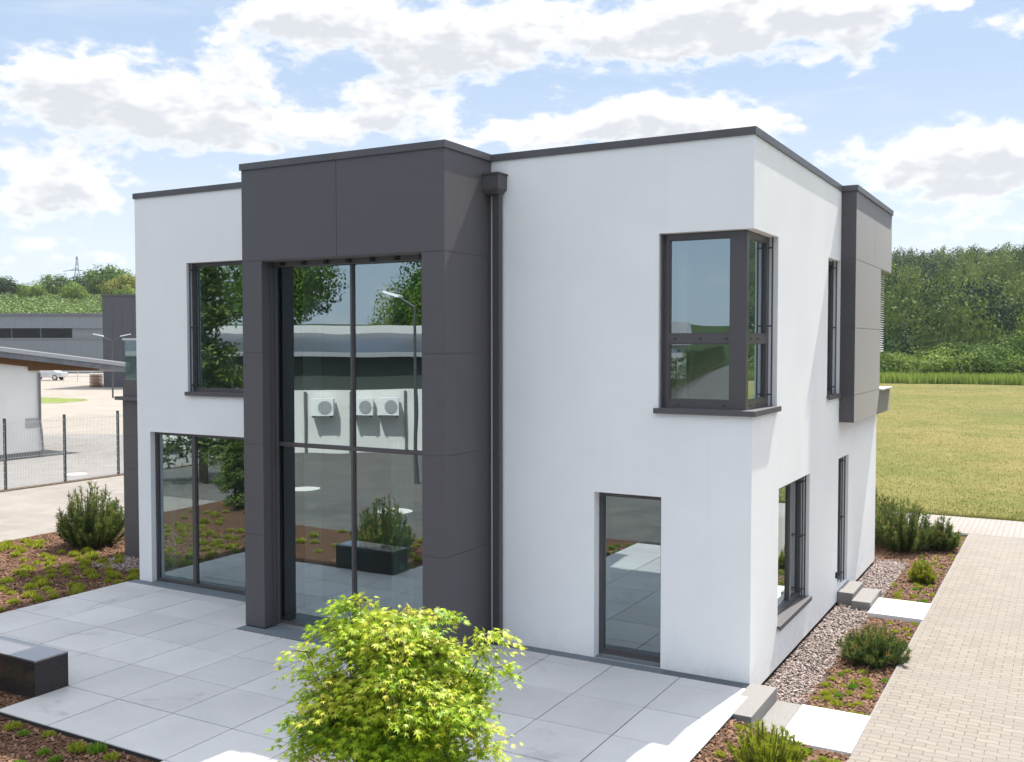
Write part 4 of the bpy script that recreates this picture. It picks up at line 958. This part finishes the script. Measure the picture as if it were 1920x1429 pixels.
street_lamp((-37.6, 15.2, -.18), R(200), 4.3, 'single white street lamp head rising behind the white building roof', False, reach=1.6)
street_lamp((-13.9, -14.6, -.18), R(190), 5.6, 'tall slender street lamp across the road mirrored in the portal glass', False)
# pallets, railing, car
pl = empty('pallet_stack', (-80.3, 52.4, -.18), an, 'stack of brown wooden pallets at the foot of the dark tower', 'pallets')
mb = MB()
for k in range(9):
    for j in range(5): mb.box(.25*j, 0, k*.16+.08, .25*j+.18, 1.3, k*.16+.11)
    for j in range(3): mb.box(0, .55*j, k*.16, 1.2, .55*j+.14, k*.16+.08)
pl.scale = (.75, .75, .9)
mb.build('pallet', mat('pallet_wood', (.20, .075, .03), .8, c2=(.12, .05, .025), scale=2), pl)
rl = empty('metal_railing', (-96, 61, -.18), an, 'low pale metal railing at the back of the yard', 'railing')
mb = MB()
for k in range(12): mb.box(k*1.6-8, 0, 0, k*1.6-7.93, .07, 1.1)
mb.build('post', MATS['pale_metal'], rl)
MB().box(-8, .01, 1.1, 9.7, .06, 1.18).box(-8, .01, .55, 9.7, .06, .6).build('rail', MATS['pale_metal'], rl)
def car(loc, rz, paint, label):
    e = empty('parked_car', loc, rz, label, 'car', 'cars parked at the back of the yard'); w = .86
    prof = [(-2.1,.35),(-2.15,.75),(-1.95,.95),(-1.1,1.02),(-.55,1.42),(.75,1.45),(1.5,1.0),(2.1,.92),(2.15,.4)]
    V = [(x, s*(w if z < 1.05 else w*.82), z) for s in (-1, 1) for x, z in prof]; n = len(prof)
    F = [tuple(range(n))[::-1], tuple(range(n, 2*n))] + [(i, (i+1) % n, n+(i+1) % n, n+i) for i in range(n)]
    bevel(mesh_obj('body', V, F, paint, e), .06, 3)
    for s in (-1, 1):
        mesh_obj('side_window', [(-.95, s*w*.9, 1.03), (1.15, s*w*.9, 1.03), (.68, s*w*.835, 1.38), (-.5, s*w*.835, 1.38)], [(0, 1, 2, 3)], MATS['dark_window'], e)
        for x in (-1.3, 1.35):
            wh = MB().tube([(x, s*(w-.1), .32), (x, s*(w+.02), .32)], [.32, .32], 14).build('wheel', black_m, e)
            MB().tube([(x, s*(w+.021), .32), (x, s*(w+.03), .32)], [.2, .2], 12).build('rim', MATS['pale_metal'], wh)
    return e
car((-101, 62.5, -.18), an, mat('silver_paint', (.55, .56, .58), .3, metal=.5), 'silver car parked behind the pale railing')
car((-107, 60.5, -.18), an, mat('white_paint', (.8, .8, .8), .3), 'white car parked left of the silver car')
sheet('grass_island', [(-72, 38.3), (-63, 38.7), (-60.9, 37.4), (-59.9, 34.2), (-66, 31.5)], -.165, ground_mat('verge_grass', [(.16, .20, .05), (.25, .24, .10), (.11, .15, .04)], [.6, 2.5], bump=.6, bscale=12))
# pylons
pyl_m = mat('galvanised_steel', (.33, .35, .38), .5, metal=.4)
def pylon(az_, r, zb, top, arm, label):
    x, y = 3.3+r*math.sin(R(az_)), -11.67+r*math.cos(R(az_)); e = empty('power_pylon', (x, y, zb), R(-az_), label, 'pylon', 'power pylons on the left hill')
    h = top-zb; mb = MB(); wd = lambda z: 1.7*(1-z/h)**1.3+.14
    lv = [h*k/9 for k in range(10)]
    for sx_ in (-1, 1):
        for sy_ in (-1, 1): mb.tube([(sx_*wd(z), sy_*wd(z), z) for z in lv], [.13]*10, 4)
    for a, b in zip(lv[:-1], lv[1:]):
        for s in (-1, 1):
            mb.tube([(-wd(a), s*wd(a), a), (wd(b), s*wd(b), b)], [.06]*2, 4); mb.tube([(wd(a), s*wd(a), a), (-wd(b), s*wd(b), b)], [.06]*2, 4)
    mb.build('lattice_mast', pyl_m, e)
    for q, wA in arm:
        z = h*q; mb = MB().tube([(-wA, 0, z-.4), (-wA*.5, 0, z), (0, 0, z+.15), (wA*.5, 0, z), (wA, 0, z-.4)], [.10, .13, .15, .13, .10], 4)
        mb.tube([(-wA*.5, 0, z), (0, 0, z+.9), (wA*.5, 0, z)], [.07]*3, 4).build('cross_arm', pyl_m, e)
pylon(-53.05, 330, 16.5, 30.6, [(.70, 3.9)], 'nearest lattice power pylon with one wide cross arm on the left hill')
pylon(-51.5, 400, 19, 34.0, [(.74, 2.0), (.62, 1.9)], 'middle lattice power pylon with two short cross arms on the left hill')
pylon(-50.15, 470, 22, 35.2, [(.74, 2.0), (.6, 1.9)], 'farthest lattice power pylon beside the house edge')

# ------------------------------------------------------------------ across the road (seen mirrored in the glass)
wb = empty('white_workshop', (-22.1, -19.9, -.18), math.atan2(-.53, .85), 'white workshop with dark upper wall across the road, mirrored in the glass', 'building')
dk = mat('dark_green_cladding', (.05, .062, .055), .6); solar = mat('solar_roof', (.05, .055, .07), .3)
for nm, b, m in [('wall', (-16, -9, 0, 13, 0, 2.45), wp), ('upper_wall', (-16, -8.9, 2.46, 13, -.12, 3.75), dk), ('fascia', (-16.4, -9.4, 3.76, 13.4, .35, 3.95), MATS['pale_grey_fascia'])]:
    box_rot(nm, None, 0, m, wb, b)
MB().add([(-16.3,.3,3.96),(13.3,.3,3.96),(13.3,-6,4.75),(-16.3,-6,4.75),(-16.3,-6,3.96),(13.3,-6,3.96)],[(0,1,2,3),(2,5,4,3),(0,3,4),(1,5,2)]).build('roof', solar, wb)
mb = MB()
for i in range(24): mb.add([(-16.3+i*1.23,-5.9,4.78),(-15.3+i*1.23,-5.9,4.78),(-15.3+i*1.23,-6.6,5.15),(-16.3+i*1.23,-6.6,5.15)],[(0,1,2,3)])
box_rot('ridge_band', None, 0, MATS['pale_roof_sheet'], wb, (-16.3, -6.7, 4.6, 13.3, -6.05, 5.1))
box_rot('window', None, 0, MATS['white_blind'], wb, (-3.9, -.15, 2.65, -2.7, -.08, 3.6))
for x in (-.35, 1.25, 2.25):
    u = MB().box(x, .12, 1.5, x+.82, .5, 2.15).build('air_conditioner', MATS['white_unit'], wb)
    MB().tube([(x+.52, .505, 1.82), (x+.52, .52, 1.82)], [.25, .25], 14).build('fan_grille', MATS['vent_grey'], u)
    MB().box(x+.05, 0, 1.43, x+.1, .5, 1.49).box(x+.7, 0, 1.43, x+.75, .5, 1.49).build('bracket', black_m, u)
for x in (-.6, 1.1, 3.3):
    MB().tube([(x, .06, 0), (x, .06, 2.4)], [.05, .05], 8).build('downpipe', MATS['zinc'], wb)
for k, lm in enumerate([leafA, leafB, leafC]): tree_proto('n%d' % k, lm, 64, 300, 2.6, 2.7, 4.4, .062, .2, .36)
RT = [('n0', -37.8, -33, 1.8, 'big full leafy tree behind the workshop, left of the sky gap in the glass'), ('n1', -31.6, -36.5, .88, 'lower flowering light green tree behind the workshop'), ('n1', -28.8, -37, 1.3, 'light green tree behind the middle of the workshop'),
      ('n2', -25.5, -36, 1.55, 'dark tall tree behind the right of the workshop roof'), ('n0', -23.4, -33, 1.45, 'mid green tree behind the street lamp across the road'), ('n0', -44, -27, 1.3, 'broad green tree left of the workshop'), ('n2', -51, -20, 1.3, 'dark green tree at the far left of the road'),
      ('n1', -8, -52, .9, 'small light green tree far down the road'), ('n0', 6, -48, 1.1, 'mid green tree at the right end of the road'), ('n2', -16.5, -30.5, .7, 'small dark tree beside the workshop gable')]
for k, x, y, s, lab in RT: tree(k, 'leafy_tree', (x, y, -.3), x, s, lab, 'tree', 'trees across the road')
# feathery conifer close to the road, mirrored in the upper left window
def conifer(loc, h, r, seed, label, m, group=None, n=13000, narrow=False, name='conifer_tree'):
    g = np.random.default_rng(seed); e = empty(name, loc, 0, label, 'conifer', group)
    nb_ = 70; z0 = g.uniform(.08 if narrow else .14, .98, nb_); a0 = g.uniform(0, 6.28, nb_); bl_ = r*(1-z0)**.8*g.uniform(.7, 1.1, nb_)
    k = g.integers(0, nb_, n); u = g.uniform(.15, 1, n)**.7; rr = bl_[k]*u
    P = np.stack([np.cos(a0[k])*rr, np.sin(a0[k])*rr, z0[k]*h + (.5 if narrow else -.22)*rr], -1) + g.normal(0, 1, (n, 3))*np.array([.10, .10, .07])*r
    N_ = unit(n); N_[:, 2] = np.abs(N_[:, 2])+.3; N_ /= np.linalg.norm(N_, axis=1)[:, None]
    Q, F = quads_from(P, N_, unit(n), np.full(n, .018*r+.008), np.full(n, .045*r+.015))
    mesh_obj('crown', Q, F, m, e, tint=np.clip(g.uniform(0, 1, n)*.6+.4*u-.2, 0, 1)); MB().tube([(0, 0, -.3), (0, 0, h*.95)], [h*.018+.02, .01], 7).build('trunk', bark, e)
conifer((-19.6, -9.6, -.2), 7.4, 2.1, 5, 'tall feathery conifer by the road mirrored in the upper left window', pine_d)
conifer((-14.9, -6.2, -.1), 2.0, .7, 6, 'small young conifer in the bark bed by the road', pine_d)
thj = mat('thuja_leaf', (.02, .045, .012), .6, tint=(.06, .11, .02), transl=.15)
for i in range(44):
    f = i/43; conifer((-23.7-f*40, -60-f*140, -.3), 3.3+.9*random.random(), 1.25, 60+i, 'dark pointed thuja in the long row along the side road', thj, 'thuja hedge along the side road', 900, True, 'thuja')
sheet('side_road', [(-21.5, -44.9), (-8, -44.9), (-40, -200), (-61, -200)], -.168, asph_d)
sb = empty('white_garage', (-47, -103, -.2), R(-20), 'low white building with grey pitched roof behind the thuja row', 'building')
for nm, b, m in [('wall', (-9, -8, 0, 9, 0, 4.3), wp), ('gate', (-2, 0.002, 0, 1.5, .04, 2.4), MATS['vent_grey'])]: box_rot(nm, None, 0, m, sb, b)
MB().add([(-9.6,.6,4.31),(9.6,.6,4.31),(9.6,-8.6,4.31),(-9.6,-8.6,4.31),(-9.6,-4,6.9),(9.6,-4,6.9)],[(0,1,5,4),(2,3,4,5),(0,4,3),(1,2,5),(3,2,1,0)]).build('roof', roof_g, sb)

# ------------------------------------------------------------------ the air between the camera and the far woods
hm_ = bpy.data.materials.new('haze_air'); hm_.use_nodes = True; t = NT(hm_.node_tree)
pv = t.n('ShaderNodeVolumePrincipled', i={'Color': (.86, .92, 1, 1), 'Density': .00013, 'Anisotropy': .2})
t.nt.links.new(pv.outputs[0], t.n('ShaderNodeOutputMaterial').inputs['Volume'])
tag(MB().box(-560, -320, -1.6, 330, 620, 75).build('haze', hm_), kind='stuff')
